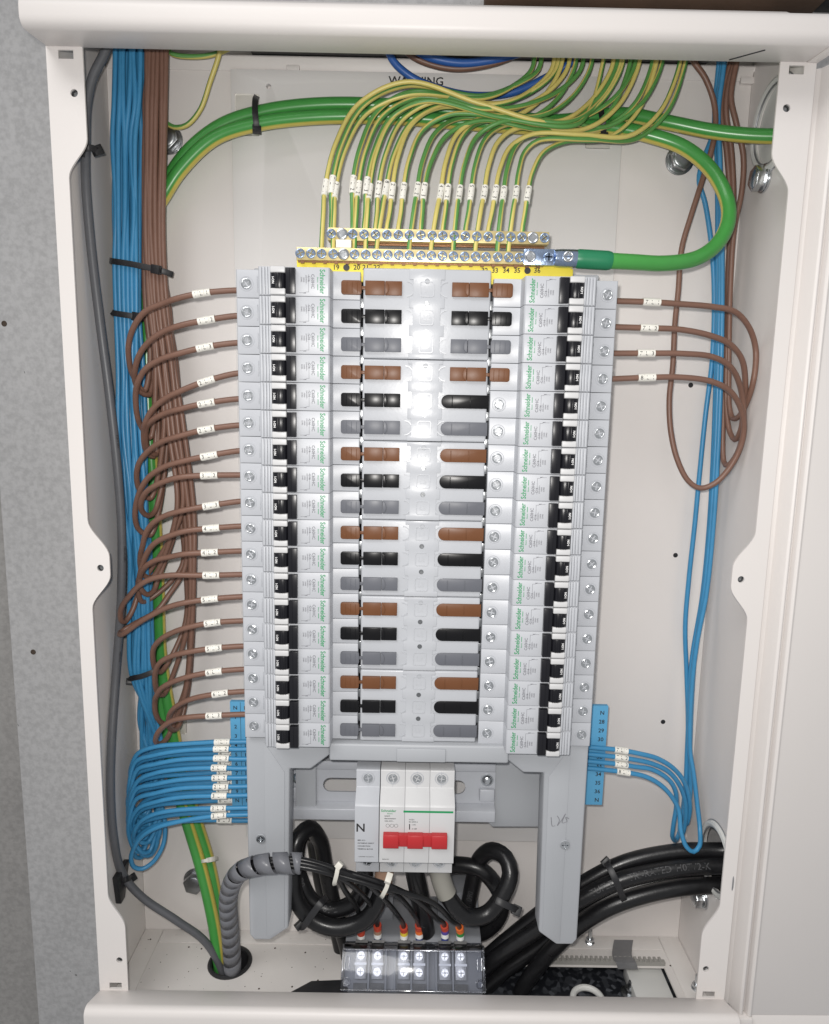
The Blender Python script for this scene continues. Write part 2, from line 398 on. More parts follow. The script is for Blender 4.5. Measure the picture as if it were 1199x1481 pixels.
def tube(name, path, r, m, parent=None, n=10, phase=None, twist=0.0, step=None, rfun=None):
    mb = sweep(path.p, r, n, random.random() if phase is None else phase, twist, rfun=rfun)
    return obj(name, mb, m, parent, smooth=60, recalc=False)
def sleeve(path, s0, code, parent, length=12.0, r=2.75, flip=False):
    """white marker sleeve, three clip-on rings with their letters"""
    L3 = length / 3; mb = MB()
    for k in range(3):
        a = s0 - length / 2 + k * L3
        sweep(path.sub(a + 0.05, a + L3 - 0.05, 1.2), r * random.uniform(0.97, 1.04), 12, mb=mb)
    mb.uv = None
    sl = obj('marker_sleeve', mb, 'sleeve', parent, smooth=50, recalc=False)
    tx = MB()
    for k, ch in enumerate(code):
        kk = k if not flip else 2 - k
        wrap_text(path, s0 - length / 2 + (kk + 0.5) * L3, ch, 2.8, r * 1.035 + 0.06, mb=tx, flip=flip, bold=0.0)
    obj('sleeve_lettering', tx, 'ink', sl, smooth=0, recalc=False)
    return sl

# ================================================================== THE SETTING
X0 = 1.2                       # centre line of the cabinet
FY = 7.0                       # front flange plane
BY = 95.5                      # back panel plane
mb = MB(); mb.box(-345.5, 900, 100, 112, -900, 900)
wl = obj('wall', mb, 'concrete', bevel=1.5, kind='structure')
mb = MB(); mb.box(-1400, -346.5, 108, 120, -900, 900)
obj('wall', mb, 'concrete_dark', kind='structure')
# drilled holes in the wall face
for (px, py) in ((6, 468), (48, 943)):
    c = P(px, py, 100); mb = MB(); mb.ring(c, YA, 1.7, 0.6, 16, 6); mb.cyl(c + Vector((0, -0.3, 0)), YA, 1.5, 0.4, 14)
    obj('drill_hole', mb, 'dirt', wl)

# ================================================================== CABINET
cab = thing('cabinet', (X0, BY, -396), 'cream painted steel distribution cabinet with its door swung open', 'cabinet')
# back panel, side walls, top wall
mb = MB(); mb.box(X0 - 241, X0 + 241, BY, BY + 2, -398, 346); obj('back_panel', mb, 'paint', cab, recalc=True)
ring1 = (53.0, 277.0, 27.0); ring2 = (36.0, -276.0, 25.0)
def side(x0, x1, holes):
    m_ = MB(); m_.prism([(FY + 1.6, -398), (BY + 2, -398), (BY + 2, 346), (50, 346), (FY + 1.6, 320)], x0, x1, 'x', holes); return m_
obj('side_wall', side(X0 - 243, X0 - 241.2, ()), 'paint', cab)
obj('side_wall', side(X0 + 241.2, X0 + 243, (circ(*ring1, 28), circ(*ring2, 28))), 'paint', cab)
# inner corner radius strips
mb = MB()
mb.prism([(9, 319.5), (50, 345.5), (BY, 345.5), (BY, 347), (50, 347), (9, 321)], X0 - 241, X0 + 241, 'x'); obj('top_wall', mb, 'paint', cab)
mb = MB(); mb.prism([(BY, 331), (BY - 4, 331), (BY - 4, 328.8), (BY - 1.0, 321), (BY, 321)], X0 - 240.8, X0 + 240.8, 'x')
obj('top_fold', mb, 'paint', cab, bevel=0.5)
mb = MB(); mb.box(X0 - 132, X0 + 205, 80, 95.3, 331.2, 344); obj('dark_void', mb, 'black_satin', cab, bevel=1)  # black box standing in for the dark void of the rear top opening
for (px, py) in ((424, 100), (1098, 100), (1080, 117)):
    c = P(px, py, 93.5); mb = MB(); mb.box(c.x - 5, c.x + 5, 91.6, 95, c.z - 2.5, c.z + 2.5); obj('clip', mb, 'paint', cab, bevel=0.8)
# floor plate with the cable hole and the big opening
hole = (-154.4, 59.0, 16.5)
opn = [(46, 14), (218, 14), (218, 62), (46, 62)]
mb = MB(); mb.prism([(X0 - 241, 9), (X0 + 241, 9), (X0 + 241, BY), (X0 - 241, BY)], -398, -396, 'z', (circ(*hole, 28), opn))
flo = obj('floor_plate', mb, 'paint_floor', cab)
mb = MB(); mb.ring((hole[0], hole[1], -395.6), ZA, 16.8, 1.9, 32, 8); mb.cyl((hole[0], hole[1], -421), ZA, 16.6, 1.5, 28)  # rim ring, plus a black liner and bottom disc added to darken the hole
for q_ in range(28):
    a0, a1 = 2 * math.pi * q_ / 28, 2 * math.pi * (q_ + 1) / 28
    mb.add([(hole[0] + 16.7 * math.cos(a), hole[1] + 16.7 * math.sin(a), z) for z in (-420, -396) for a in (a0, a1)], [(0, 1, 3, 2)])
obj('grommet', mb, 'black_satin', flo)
mb = MB()
mb.box(X0 - 240.9, X0 - 224.6, 12, BY - 0.3, -395.98, -394.9); mb.box(X0 + 223.0, X0 + 240.9, 12, BY - 0.3, -395.98, -394.9)
mb.box(X0 - 224.2, X0 + 222.6, 80, BY - 0.3, -395.98, -394.9)
obj('floor_border', mb, 'paint_floor', flo, bevel=0.4)
# things below the opening
mb = MB(); mb.box(20, 236, 4, 99.5, -418, -413); obj('worktop', mb, 'granite', cab)
mb = MB(); mb.box(186, 217, 14.5, 70, -412.9, -401); obj('trunking', mb, 'trunk_white', cab, bevel=0.8)
mb = MB(); mb.box(48, 219, 62.2, 66, -397, -392.6)
for i in range(40): mb.box(50 + i * 4.2, 52.2 + i * 4.2, 62.6, 67.5, -392.7, -391.4)
obj('edge_seal', mb, 'foam', cab)
# hood above and lip below: folded sheet sections along X
def folded(prof, xa, xb, name):
    m_ = MB(); m_.prism(prof, xa, xb, 'x'); return obj(name, m_, 'paint', cab, bevel=0.7, smooth=50)
def arc(cx, cy, r, a0, a1, n=6): return [(cx + r * math.cos(R(a0 + (a1 - a0) * i / n)), cy + r * math.sin(R(a0 + (a1 - a0) * i / n))) for i in range(n + 1)]
hood = folded([(9, 297.0), (-18, 294.4)] + arc(-18, 300.4, 6, 270, 180) + arc(-17.5, 305.5, 6.5, 180, 100) + [(6, 313), (9, 313)], X0 - 243, X0 + 236.5, 'top_hood')
mb = MB(); mb.prism([(9, 296.6), (-18, 294.0)] + arc(-18, 300.4, 6.3, 270, 180) + arc(-17.5, 305.5, 6.8, 180, 100) + [(9, 313.4)], X0 + 236.9, X0 + 243.4, 'x')
obj('hood_end', mb, 'paint', hood, bevel=0.6, smooth=50)
a_ = P(1055, 85.5, 5); b_ = P(1107, 67, -12); mb = MB()
sweep(catmull([Vector((a_.x, a_.y, 296.6)), Vector((b_.x, b_.y, 295.0))], 4), 0.55, 6, mb=mb); mb.uv = None
obj('seam', mb, 'black_satin', hood)
folded([(9, -376.5)] + arc(-15.5, -372.5, 5.5, 75, 180) + [(-21, -398), (9, -398)], X0 - 243, X0 + 243, 'bottom_lip')
# front flanges with rounded lobes, screw holes and slots
def flange(sgn):
    pts = [(243, 297), (220, 297), (220, 243)]
    def scurve(x0, z0, x1, z1, n=10):
        return [(x0 + (x1 - x0) * (3 * t * t - 2 * t ** 3), z0 + (z1 - z0) * t) for t in [i / n for i in range(n + 1)]]
    pts += scurve(220, 243, 232.8, 219)[1:] + [(232.8, -5)] + scurve(232.8, -5, 219, -31)[1:] + [(219, -44)] + scurve(219, -44, 232.8, -69)[1:]
    pts += [(232.8, -293)] + scurve(232.8, -293, 221, -321)[1:] + [(221, -376.8), (243, -376.8)]
    pts = [(X0 + sgn * (a), z) for a, z in pts]
    hs = [circ(X0 + sgn * 226.6, 269.8, 2.4, 14), circ(X0 + sgn * 225.6, -39.2, 2.4, 14), circ(X0 + sgn * 226.6, -349.2, 2.4, 14)]
    for z in (292.3, -371.6): hs.append(rect(X0 + sgn * 230.6 - 4.8, X0 + sgn * 230.6 + 4.8, z - 2.6, z + 2.6))
    m_ = MB(); m_.prism(pts, FY, FY + 1.5, 'y', hs)
    fo = obj('front_flange', m_, 'paint', cab)
    for z, x in ((269.8, 226.6), (-39.2, 225.6), (-349.2, 226.6)):
        m_ = MB(); m_.cyl((X0 + sgn * x, FY + 7, z), -YA, 2.6, 4.0, 14); m_.ring((X0 + sgn * x, FY + 2.2, z), YA, 2.9, 0.6, 16, 6)
        obj('clip_nut', m_, 'steel_dark', fo)
    m_ = MB(); m_.box(X0 + sgn * 242.95, X0 + sgn * 241.5, FY + 1.4, FY + 8, -376, 296); 
    obj('flange_return', m_, 'paint', fo)
flange(-1); flange(1)
# mounting plate on the back panel
mb = MB(); mb.prism([(-146.5, 321), (-146.5, -300), (146.5, -300), (146.5, 321)], 90.8, BY + 0.4, 'y', [circ(-118.5, 309.5, 1.8, 12)])
mp = obj('mounting_plate', mb, 'plate_white', cab, bevel=0.8)
pw = P(602, 118, 92); mb = MB(); mb.flat(text('WARNING', 5.6, sx=1.05), Vector((pw.x, 90.7, pw.z)), XA, ZA); obj('warning_lettering', mb, 'ink', mp, smooth=0, recalc=False)
# fixing bolts: heads with washers on back panel and right side wall
def bolt(c, axis, r, hexa, m='steel_dark'):
    c = Vector(c); m_ = MB(); ax = Vector(axis)
    m_.cyl(c, ax, r * 1.06, 1.6, 24); m_.cyl(c + ax * 1.6, ax, r * 0.98, 1.2, 24)
    if hexa: m_.cyl(c + ax * 2.8, ax, r * 0.92, 6, 6)
    m_.dome(c + ax * (8.8 if hexa else 2.8), ax, r * (0.74 if hexa else 0.95), 1.2 if hexa else 4.2, 20, 4)
    return obj('fixing_bolt', m_, m, cab, bevel=0.3)
for (px, py) in ((242, 200), (985, 230), (282, 1275), (908, 1293)):
    c = P(px, py, 92); bolt((c.x, BY, c.z), -YA, 10.2, True)
for (Y, Z) in ((59.5, 243), (53, -322)): bolt((X0 + 241.2, Y, Z), -XA, 9.5, True, 'zinc')
for rg in (ring1, ring2):
    mb = MB(); mb.ring((X0 + 240.4, rg[0], rg[1]), XA, rg[2] + 1.5, 2.6, 36, 8)
    if rg is ring1: mb.cyl((X0 + 243.2, rg[0], rg[1]), XA, rg[2] + 3, 2, 32)
    bo = obj('cable_bush', mb, 'trunk_white', cab)
    mb = MB(); mb.ring((X0 + 239.6, rg[0], rg[1]), XA, rg[2] - 1.0, 0.7, 36, 6); mb.ring((X0 + 240.9, rg[0], rg[1]), XA, rg[2] + 4.2, 0.6, 36, 6); obj('bush_lip', mb, 'steel_rough', bo)
# small holes and stud bolts
for (px, py) in ((999, 557), (977, 803), (959, 1044)):
    c = P(px, py, BY); mb = MB(); mb.cyl((c.x, BY - 0.15, c.z), YA, 1.6, 0.3, 14); mb.ring((c.x, BY, c.z), YA, 1.7, 0.3, 16, 6); obj('panel_hole', mb, 'black_satin', cab)
for (px, py) in ((853, 1362), (1007, 1428)):
    c = PZ(px, py, -394); mb = MB(); mb.cyl((c.x, c.y, -395), ZA, 4.2, 1.2, 16); mb.cyl((c.x, c.y, -393.8), ZA, 3.6, 3.2, 6); mb.cyl((c.x, c.y, -390.6), ZA, 1.7, 8, 12)
    obj('stud_bolt', mb, 'zinc', cab)
# ---------------- the door, folded back to the right
DX = X0 + 245
mb = MB()
prof = [(DX, 20), (DX, 14), (DX + 4, 12), (DX + 8, 2), (DX + 9.5, 1.0), (DX + 11, 2), (DX + 11.8, 5.5), (DX + 13.2, 5.5), (DX + 14, 1), (DX + 15.5, -0.6), (DX + 17, 0.2), (DX + 17.6, 1.5),
        (DX + 620, 8), (DX + 620, 20)]
mb.prism(prof, -384, 296, 'z')
mb.prism([(DX + 18, 1.6), (DX + 620, 8), (DX + 620, 20), (DX + 18, 20)], -470, -384.2, 'z')
dr = obj('door', mb, 'paint', cab, bevel=0.4, smooth=40)
dr['label'] = 'cream cabinet door folded wide open with ribbed hinge edge'
mb = MB(); mb.box(DX + 6, DX + 17.5, -2, 14, -396, -384.3); obj('corner_cap', mb, 'paint', dr, bevel=1.2)

# wooden batten on the wall above the cabinet
mb = MB(); mb.box(40, 283, 78, 99.9, 369.0, 420); pl = obj('wooden_batten', mb, 'wood', bevel=1.2)
tag(pl, 'dark rough wooden batten fixed on the wall above the cabinet hood', 'batten')
mb = MB(); mb.box(284.5, 340, 74, 99.9, 371.0, 420); pl = obj('black_bracket', mb, 'black_satin', bevel=2)
tag(pl, 'black plastic bracket on the wall next to the wooden batten', 'bracket')

# ================================================================== BUSBAR CHASSIS
ch = thing('busbar_chassis', (0.9, 92, -330), 'grey moulded busbar chassis with two legs carrying the circuit breakers', 'busbar chassis')
mb = MB(); mb.box(-122, 124, 46, 60, -166, 172); obj('pan', mb, 'moulding', ch, bevel=1)
mb = MB(); mb.box(-100, -80, 60, 92.5, -150, 150); mb.box(82, 102, 60, 92.5, -150, 150); obj('standoff', mb, 'galv', ch)
def leg(sgn):
    c = 0.9
    pts = [(-125.2, -163.2), (-64, -163.2), (-64, -176), (-78, -187.5), (-93.4, -187.5), (-95.6, -318), (-109.5, -328.5), (-122, -328.5), (-125.2, -324)]
    m_ = MB(); m_.prism([(c + sgn * (a), z) for a, z in pts], 5, 24, 'y')
    lo = obj('leg', m_, 'moulding', ch, bevel=1.6, seg=3)
    m_ = MB(); m_.prism([(c + sgn * a, z) for a, z in ((-112, -166), (-97, -190), (-98.3, -317), (-109, -325.5), (-112, -325.5))], 4.5, 5.4, 'y')
    obj('leg_face', m_, 'moulding', lo, bevel=0.9)
    pc = P(377, 1213, 4) if sgn > 0 else P(817, 1222, 4)
    m_ = MB(); m_.ring((pc.x, 4.3, pc.z), YA, 3.2, 0.5, 20, 6); obj('screw_recess', m_, 'moulding', lo)
    inst('leg_screw', SCREW, lo, Vector((pc.x, 4.2, pc.z)) - WL[lo])
def screw_mesh(name, r, m, slot=0.26):
    m_ = MB(); a, b = r * 0.72, r * slot / 2
    plus = [(b, a), (b, b), (a, b), (a, -b), (b, -b), (b, -a), (-b, -a), (-b, -b), (-a, -b), (-a, b), (-b, b), (-b, a)]
    m_.prism(circ(0, 0, r, 20), -0.9, 0.4, 'y', [plus]); m_.cyl((0, 0.4, 0), YA, r * 0.98, 0.6, 16)
    m_.ring((0, -0.5, 0), YA, r * 0.86, r * 0.16, 20, 8)
    return mesh_of(name, m_, m)
SCREW = screw_mesh('screw', 3.35, 'zinc'); SCREW_B = screw_mesh('screw_blue', 3.1, 'zinc_blue')
SCREW_S = screw_mesh('screw_small', 2.9, 'zinc_soft')
leg(1); leg(-1)
mb = MB(); mb.box(-62.4, 66.4, -4.6, 44, -175.4, -162.2); cb = obj('cross_bar', mb, 'moulding', ch, bevel=1.6, seg=3)
mb = MB(); mb.box(-14, 21, -6.0, -4.4, -174.6, -164.5); obj('latch', mb, 'moulding', cb, bevel=0.7)
mb = MB(); q_ = [P(a, b, 48) for a, b in ((690, 1100), (790, 1100), (790, 1196), (712, 1196), (690, 1174))]; mb.prism([(p.x, p.z) for p in q_], 48, 51, 'y'); obj('side_plate', mb, 'moulding', ch, bevel=0.7)
mb = MB(); mb.prism([(-94, -188), (-78, -188), (-78, -238), (-84, -246), (-94, -246)], 40, 43, 'y'); obj('side_plate', mb, 'moulding', ch, bevel=0.7)
# pencilled initials on the right leg
mb = MB()
for st in ([(797, 1182), (799, 1195), (803, 1194)], [(806, 1180), (809, 1186), (806, 1194), (813, 1185), (818, 1177), (813, 1190), (820, 1188), (818, 1182), (823, 1184)]):
    sweep(catmull([P(a, b, 4.4) for a, b in st], 0.8), 0.26, 4, mb=mb)
mb.uv = None; obj('pencil_mark', mb, 'pencil', ch)

# -------- cover modules and busbar tabs
def zrow(i): return -18.0 * (i - 9.5)
CXX = 0.9
for k in range(6):
    zt, zb = zrow(3 * k + 1) + 9.0, zrow(3 * k + 3) - 9.0; ex = 4.0 if k == 0 else 0
    mb = MB(); mb.box(CXX - 41.7, CXX + 41.7, 0.0, 46, zb + 0.15, zt - 0.15 + ex)
    cm = obj('cover_module', mb, 'cover', ch, bevel=1.3, seg=3)
    # stepped centre strip
    pts = [(-11.5, zt - 0.5)]
    Lp = []; Rp = []
    for j in range(3):
        z = zrow(3 * k + 1 + j)
        Lp += [(-11.5, z + 6), (-9, z + 6), (-9, z - 5), (-11.5, z - 5)]
    Lp = [(-11.5, zt - 0.4 + ex)] + Lp + [(-11.5, zb + 0.4)]
    Rp = [(-a, z) for a, z in reversed(Lp)]
    mb = MB(); mb.prism([(CXX + a, z) for a, z in Lp + Rp], -0.55, 0.1, 'y'); obj('centre_strip', mb, 'cover', cm, bevel=0.2)
    for j in range(3):
        z = zrow(3 * k + 1 + j)
        mb = MB(); mb.prism(rrect(CXX - 4.6, CXX + 4.6, z - 4.8, z + 4.8, 1.4), -0.95, -0.45, 'y', [rrect(CXX - 4.1, CXX + 4.1, z - 4.3, z + 4.3, 1.1)])
        mb.cur = 0; vs, fs = text('L%d' % (j + 1), 3.4); mb.flat((vs, fs), Vector((CXX, -0.72, z)), XA, ZA)
        obj('phase_mark', mb, 'cover', cm, smooth=0)
        mb = MB()
        zz = z - 9 if j < 2 else zt - 4
        mb.ring((CXX, -0.6, zz), YA, 1.35, 0.35, 14, 6)
        mb.cyl((CXX, -0.75, zz), YA, 1.2, 0.3, 12)
        obj('fixing_hole', mb, 'steel_dark' if j < 2 else 'moulding', cm)
        for sg in (-1, 1):
            # engraved end of the tab slot: raised half ring
            x = CXX + sg * 13.2; o_ = []; i_ = []
            for q in range(9):
                a = R(-90 + 180 * q / 8); o_.append((x - sg * 5.2 * math.cos(a), z + 5.0 * math.sin(a))); i_.append((x - sg * 4.7 * math.cos(a), z + 4.5 * math.sin(a)))
            mb = MB(); mb.prism(o_ + list(reversed(i_)), -0.5, 0.1, 'y'); obj('slot_rim', mb, 'cover', cm, smooth=0)
            # spring clips between cover and breaker
            if j < 2 or k < 5:
                mb = MB(); xe = CXX + sg * 42.2
                mb.box(xe - 1.6, xe + 1.6, 1.5, 9, z - 12.5, z - 6.5)
                obj('contact_clip', mb, 'steel_dark', cm, bevel=0.3)
TM = {1: 'tab_brown', 2: 'tab_black', 0: 'tab_grey'}
def tab(sg, z, m, long):
    mb = MB(); H = 4.5
    if long:
        outer = rrect(-55.8, -42.6, z - H, z + H, 1.7); mb.prism([(CXX + sg * -a if sg > 0 else CXX + a, b) for a, b in outer], -2.0, 0.6, 'y')
        mb.box(*(sorted((CXX + sg * 43.2, CXX + sg * 39.4))), -1.2, 0.6, z - 1.1, z + 1.1)
        mb.box(*(sorted((CXX + sg * 40.2, CXX + sg * 27.5))), -2.2, 0.6, z - H, z + H)
        mb.box(*(sorted((CXX + sg * 27.2, CXX + sg * 16.3))), -1.7, 0.6, z - H, z + H)
        for q in range(3): mb.box(*(sorted((CXX + sg * (45 + q * 3.4), CXX + sg * (45.5 + q * 3.4)))), -2.15, -1.0, z - 3.6, z + 3.6)
        c = [(CXX + sg * (27.3 + 2.6 * math.cos(R(a)) * -1), z + 4.0 * math.sin(R(a))) for a in range(-90, 91, 20)]
        mb.prism(c, -2.3, 0.5, 'y')
    else:
        pts = [(42.3, z - H), (42.3, z + H)] + [(15.5 + H * math.cos(R(a)), z + H * math.sin(R(a))) for a in range(90, 271, 18)]
        mb.prism([(CXX + sg * a, b) for a, b in pts], -1.2, 0.6, 'y')
        mb.box(*(sorted((CXX + sg * 30, CXX + sg * 30.6))), -1.5, -1.0, z - 3.5, z + 3.5)
        mb.box(*(sorted((CXX + sg * 18, CXX + sg * 18.6))), -1.5, -1.0, z - 3.5, z + 3.5)
    return obj('busbar_tab', mb, m, ch, bevel=0.35)
for i in range(1, 19):
    m_ = TM[i % 3]
    tab(-1, zrow(i), m_, True); tab(1, zrow(i), m_, i <= 4)

# ================================================================== CIRCUIT BREAKERS (x outward->inward, z across)
HW = 8.86
def bbody():
    prof = [(0.6, 46), (0.6, 4), (0, 3.2), (0, 0.6), (0.6, 0), (16.2, 0), (17.2, -12.2), (18.2, -13), (61.6, -13), (62.6, -12), (63.2, 0), (80.7, 0), (81, 0.5), (81, 46)]
    m_ = MB(); m_.prism(prof, -HW, HW, 'z'); return m_
B_BODY = mesh_of('body', bbody(), 'breaker', bevel=0.35)
m_ = MB(); m_.ring((0, 0, 0), YA, 4.5, 0.28, 24, 6); m_.ring((0, 0, 0), YA, 3.3, 0.3, 24, 6); B_RING = mesh_of('terminal_well', m_, 'breaker')
m_ = MB()
for x in (18.2, 20.3, 22.2): m_.box(x, x + 1.25, -14.2, -12.8, -HW + 0.4, HW - 0.4)
m_.box(23.9, 25.2, -14.6, -12.8, -HW + 0.4, HW - 0.4)
m_.box(13.4, 13.9, -0.5, 0.2, -5, 5); m_.box(14.6, 14.9, -0.4, 0.2, -5.2, 5)
B_RIB = mesh_of('ribs', m_, 'breaker', bevel=0.15)
m_ = MB()
for s_ in (1, -1):
    pr = [(25.3, s_ * 4.7), (34.9, s_ * 4.7), (34.9, s_ * 8.7), (25.3, s_ * 8.7)]
    m_.prism(pr, -16.8, -12.8, 'y')
B_SH = mesh_of('toggle_shoulder', m_, 'breaker_white', bevel=0.8, seg=3)
def toggle():
    m_ = MB(); prof = [(25.4, -12.9)] + [(30.2 - 4.8 * math.cos(R(a)), -13.6 - 3.6 * math.sin(R(a))) for a in range(10, 171, 16)] + [(35.0, -12.9)]
    m_.prism(prof, -4.65, 4.65, 'z')
    for x in (29.0, 30.6, 32.2): m_.box(x, x + 0.5, -17.6, -15, -4.6, 4.6)
    return m_
B_TOG = mesh_of('toggle', toggle(), 'black_plastic', bevel=0.2)
m_ = MB(); m_.box(35.2, 41.0, -16.8, -12.8, -7.9, 7.9); m_.box(37.4, 37.8, -17.1, -16.5, -7.5, 7.5); B_BAR = mesh_of('toggle_bar', m_, 'black_plastic', bevel=0.5)
DN = -ZA
m_ = MB(); m_.flat(text('I-ON', 1.45, sx=0.95), Vector((27.3, -17.0, 0)), DN, XA); B_ON = mesh_of('on_lettering', m_, 'ink_white', smooth=0, recalc=False)
m_ = MB(); m_.flat(text('Schneider', 3.3, sx=0.80), Vector((57.9, -13.06, 0.2)), DN, XA); m_.flat(text('Electric', 0.8), Vector((54.9, -13.06, 1.2)), DN, XA)
m_.box(54.7, 55.1, -13.07, -12.9, -5.0, -1.4)
B_BR = mesh_of('brand_lettering', m_, 'ink_green', smooth=0, recalc=False)
m_ = MB(); m_.flat(text('C60HC', 2.0), Vector((51.8, -13.06, 0.2)), DN, XA); m_.flat(text('C16', 1.5), Vector((49.4, -13.06, 1.8)), DN, XA)
for q, st in enumerate(('230/400V~', '10000', '25482')): m_.flat(text(st, 0.9), Vector((47.6 - q * 1.5, -13.06, 1.2)), DN, XA)
for (x0, x1, z0, z1) in ((43.0, 45.8, -6.9, -6.7), (45.6, 45.8, -7.4, -6.7), (47.2, 49.2, -6.4, -6.2), (49.0, 49.2, -6.4, 4.5), (46.0, 47.4, -7.2, -6.6)):
    m_.box(x0, x1, -13.06, -12.9, z0, z1)
B_RAT = mesh_of('rating_print', m_, 'ink_grey', smooth=0, recalc=False)
def breaker(loc, flip, inner_screw, label, group):
    t = thing('circuit_breaker', loc, label, 'circuit breaker', group, (0, math.pi, 0) if flip else None)
    inst('body', B_BODY, t); inst('toggle_ribs', B_RIB, t); inst('toggle_shoulder', B_SH, t)
    tg = inst('toggle', B_TOG, t); inst('on_lettering', B_ON, tg); inst('toggle_bar', B_BAR, t)
    inst('brand_lettering', B_BR, t); inst('rating_print', B_RAT, t)
    inst('terminal_well', B_RING, t, (6.6, 0, 0)); inst('terminal_screw', SCREW, t, (6.6, 0.2, 0), (0, random.uniform(0, 3), 0))
    if inner_screw:
        inst('terminal_well', B_RING, t, (74.8, 0, 0)); inst('terminal_screw', SCREW, t, (74.8, 0.2, 0), (0, random.uniform(0, 3), 0))
    return t
CODES = ['%dL%d' % (a, b) for a in range(1, 7) for b in range(1, 4)]
RC = ['7L1', '7L2', '7L3', '8L1']
def sp(c): return ' '.join(c)
ORD = ['top', 'second', 'third', 'fourth', 'fifth', 'sixth', 'seventh', 'eighth', 'ninth', 'tenth', 'eleventh', 'twelfth', 'thirteenth', 'fourteenth', 'fifteenth', 'sixteenth', 'seventeenth', 'lowest', 'nineteenth', 'twentieth', 'twenty-first', 'last']
for i in range(1, 19):
    breaker((-123.5, 0, zrow(i) + 1.3), False, False, 'circuit breaker, %s of the fully wired column, fed by sleeve %s' % (ORD[i - 1], sp(CODES[i - 1])), 'circuit breakers on the chassis')
    if i <= 4: lb = 'circuit breaker, %s of the partly wired column, fed by sleeve %s' % (ORD[i - 1], sp(RC[i - 1]))
    else: lb = 'spare circuit breaker with no wire, %s below the one with sleeve 8 L 1' % ['just', 'second', 'third', 'fourth', 'fifth', 'sixth', 'seventh', 'eighth', 'ninth', 'tenth', 'eleventh', 'twelfth', 'thirteenth', 'fourteenth'][i - 5]
    breaker((125.4, 0, zrow(i) - 1.3), True, i > 4, lb, 'circuit breakers on the chassis')

# ================================================================== MAIN SWITCH + NEUTRAL BLOCK
def mod_profile():
    return [(46, -184.2), (0.6, -184.2), (0, -184.8), (0, -197.5), (-11.5, -203.6), (-13, -205.2), (-13, -248.6), (-12.4, -249.3), (0, -250.2), (0, -265.6), (0.6, -266.2), (46, -266.2)]
mb = MB(); mb.prism(mod_profile(), -43.2, -25.9, 'x')
nb = thing('neutral_block', (-34.5, 46, -266), 'white neutral terminal block marked N beside the red main switch', 'terminal block')
bd = obj('body', mb, 'breaker', nb, bevel=0.4)
def term(parent, x, z, scr=SCREW):
    m_ = MB(); m_.ring((x, -0.1, z), YA, 4.6, 0.35, 24, 6); m_.box(x - 0.15, x + 0.15, -0.15, 0.2, z - 7, z + 5.4); obj('terminal_well', m_, 'breaker', parent)
    inst('terminal_screw', scr, parent, Vector((x, 0.0, z)) - WL[parent], (0, random.uniform(0, 3), 0))
term(nb, -34.6, -190.6); term(nb, -34.6, -257)
mb = MB(); yy = -13.06
pn = P(521.5, 1197, -13); mb.flat(text('N', 6.2), Vector((pn.x, yy, pn.z)), XA, ZA)
for q, st in enumerate(('MBA 412 -', 'INCOMING DIRECT', 'CONNECTION', 'TERMINAL BLOCK')): mb.flat(text(st, 0.95, 'LEFT'), Vector((-41.0, yy, -231.5 - q * 2.3)), XA, ZA)
mb.flat(text('CONFORMS TO EN 60947-7-1', 0.6), Vector((-34.6, yy, -244.5)), XA, ZA)
obj('lettering', mb, 'ink', nb, smooth=0, recalc=False)
ms = thing('main_switch', (1.5, 46, -266), 'white three pole main switch with red toggle levers', 'switch')
mb = MB()
for k in range(3): mb.prism(mod_profile(), -25.4 + k * 17.95, -25.4 + (k + 1) * 17.95 - 0.12, 'x')
obj('body', mb, 'breaker_white', ms, bevel=0.3)
for k in range(3): term(ms, -16.6 + k * 17.7, -190.4); term(ms, -16.6 + k * 17.7, -257)
for k in range(3):
    x = -22.6 + k * 17.3; mb = MB(); mb.prism([(-12.8, -224.4), (-17.4, -224.6), (-18.6, -230), (-18.0, -234.4), (-12.8, -236.6)], x, x + 11.2, 'x')
    lv = obj('toggle_lever', mb, 'red_plastic', ms, bevel=0.5)
    if k < 2:
        mb = MB(); mb.box(x + 11.0, x + 17.6, -17.2, -12.8, -233.4, -224.8); obj('lever_link', mb, 'red_plastic', lv, bevel=0.4)
mb = MB(); mb.box(-8.4, 27.2, -13.08, -12.9, -209.4, -207.9); mb.flat(text('Schneider', 1.9, 'LEFT'), Vector((-24.4, yy, -208.2)), XA, ZA); mb.flat(text('Electric', 0.9, 'LEFT'), Vector((-20, yy, -210.4)), XA, ZA)
obj('brand_lettering', mb, 'ink_green', ms, smooth=0, recalc=False)
mb = MB(); mb.flat(text('switch', 1.1, 'LEFT'), Vector((-22, yy, -212.2)), XA, ZA); mb.flat(text('disconnector', 1.1, 'LEFT'), Vector((-22, yy, -214.2)), XA, ZA); mb.flat(text('125A 415V~', 0.9, 'LEFT'), Vector((-22, yy, -216.2)), XA, ZA)
mb.flat(text('AC22A', 0.9, 'LEFT'), Vector((-4.4, yy, -214.8)), XA, ZA); mb.flat(text('EN 60947-3', 0.9, 'LEFT'), Vector((-4.4, yy, -216.6)), XA, ZA)
mb.flat(text('I ON', 0.9, 'LEFT'), Vector((-2.2, yy, -218.8)), XA, ZA); mb.flat(text('O OFF', 0.9, 'LEFT'), Vector((-2.2, yy, -222.0)), XA, ZA); mb.box(-4.2, -3.5, -13.06, -12.9, -222.6, -218.2)
for q in range(3): mb.ring((-19.5 + q * 3.0, -12.99, -219.8), YA, 1.3, 0.12, 14, 4)
mb.flat(text('MGA31253', 0.7, 'LEFT'), Vector((-23, yy, -246.2)), XA, ZA)
obj('rating_print', mb, 'ink', ms, smooth=0, recalc=False)
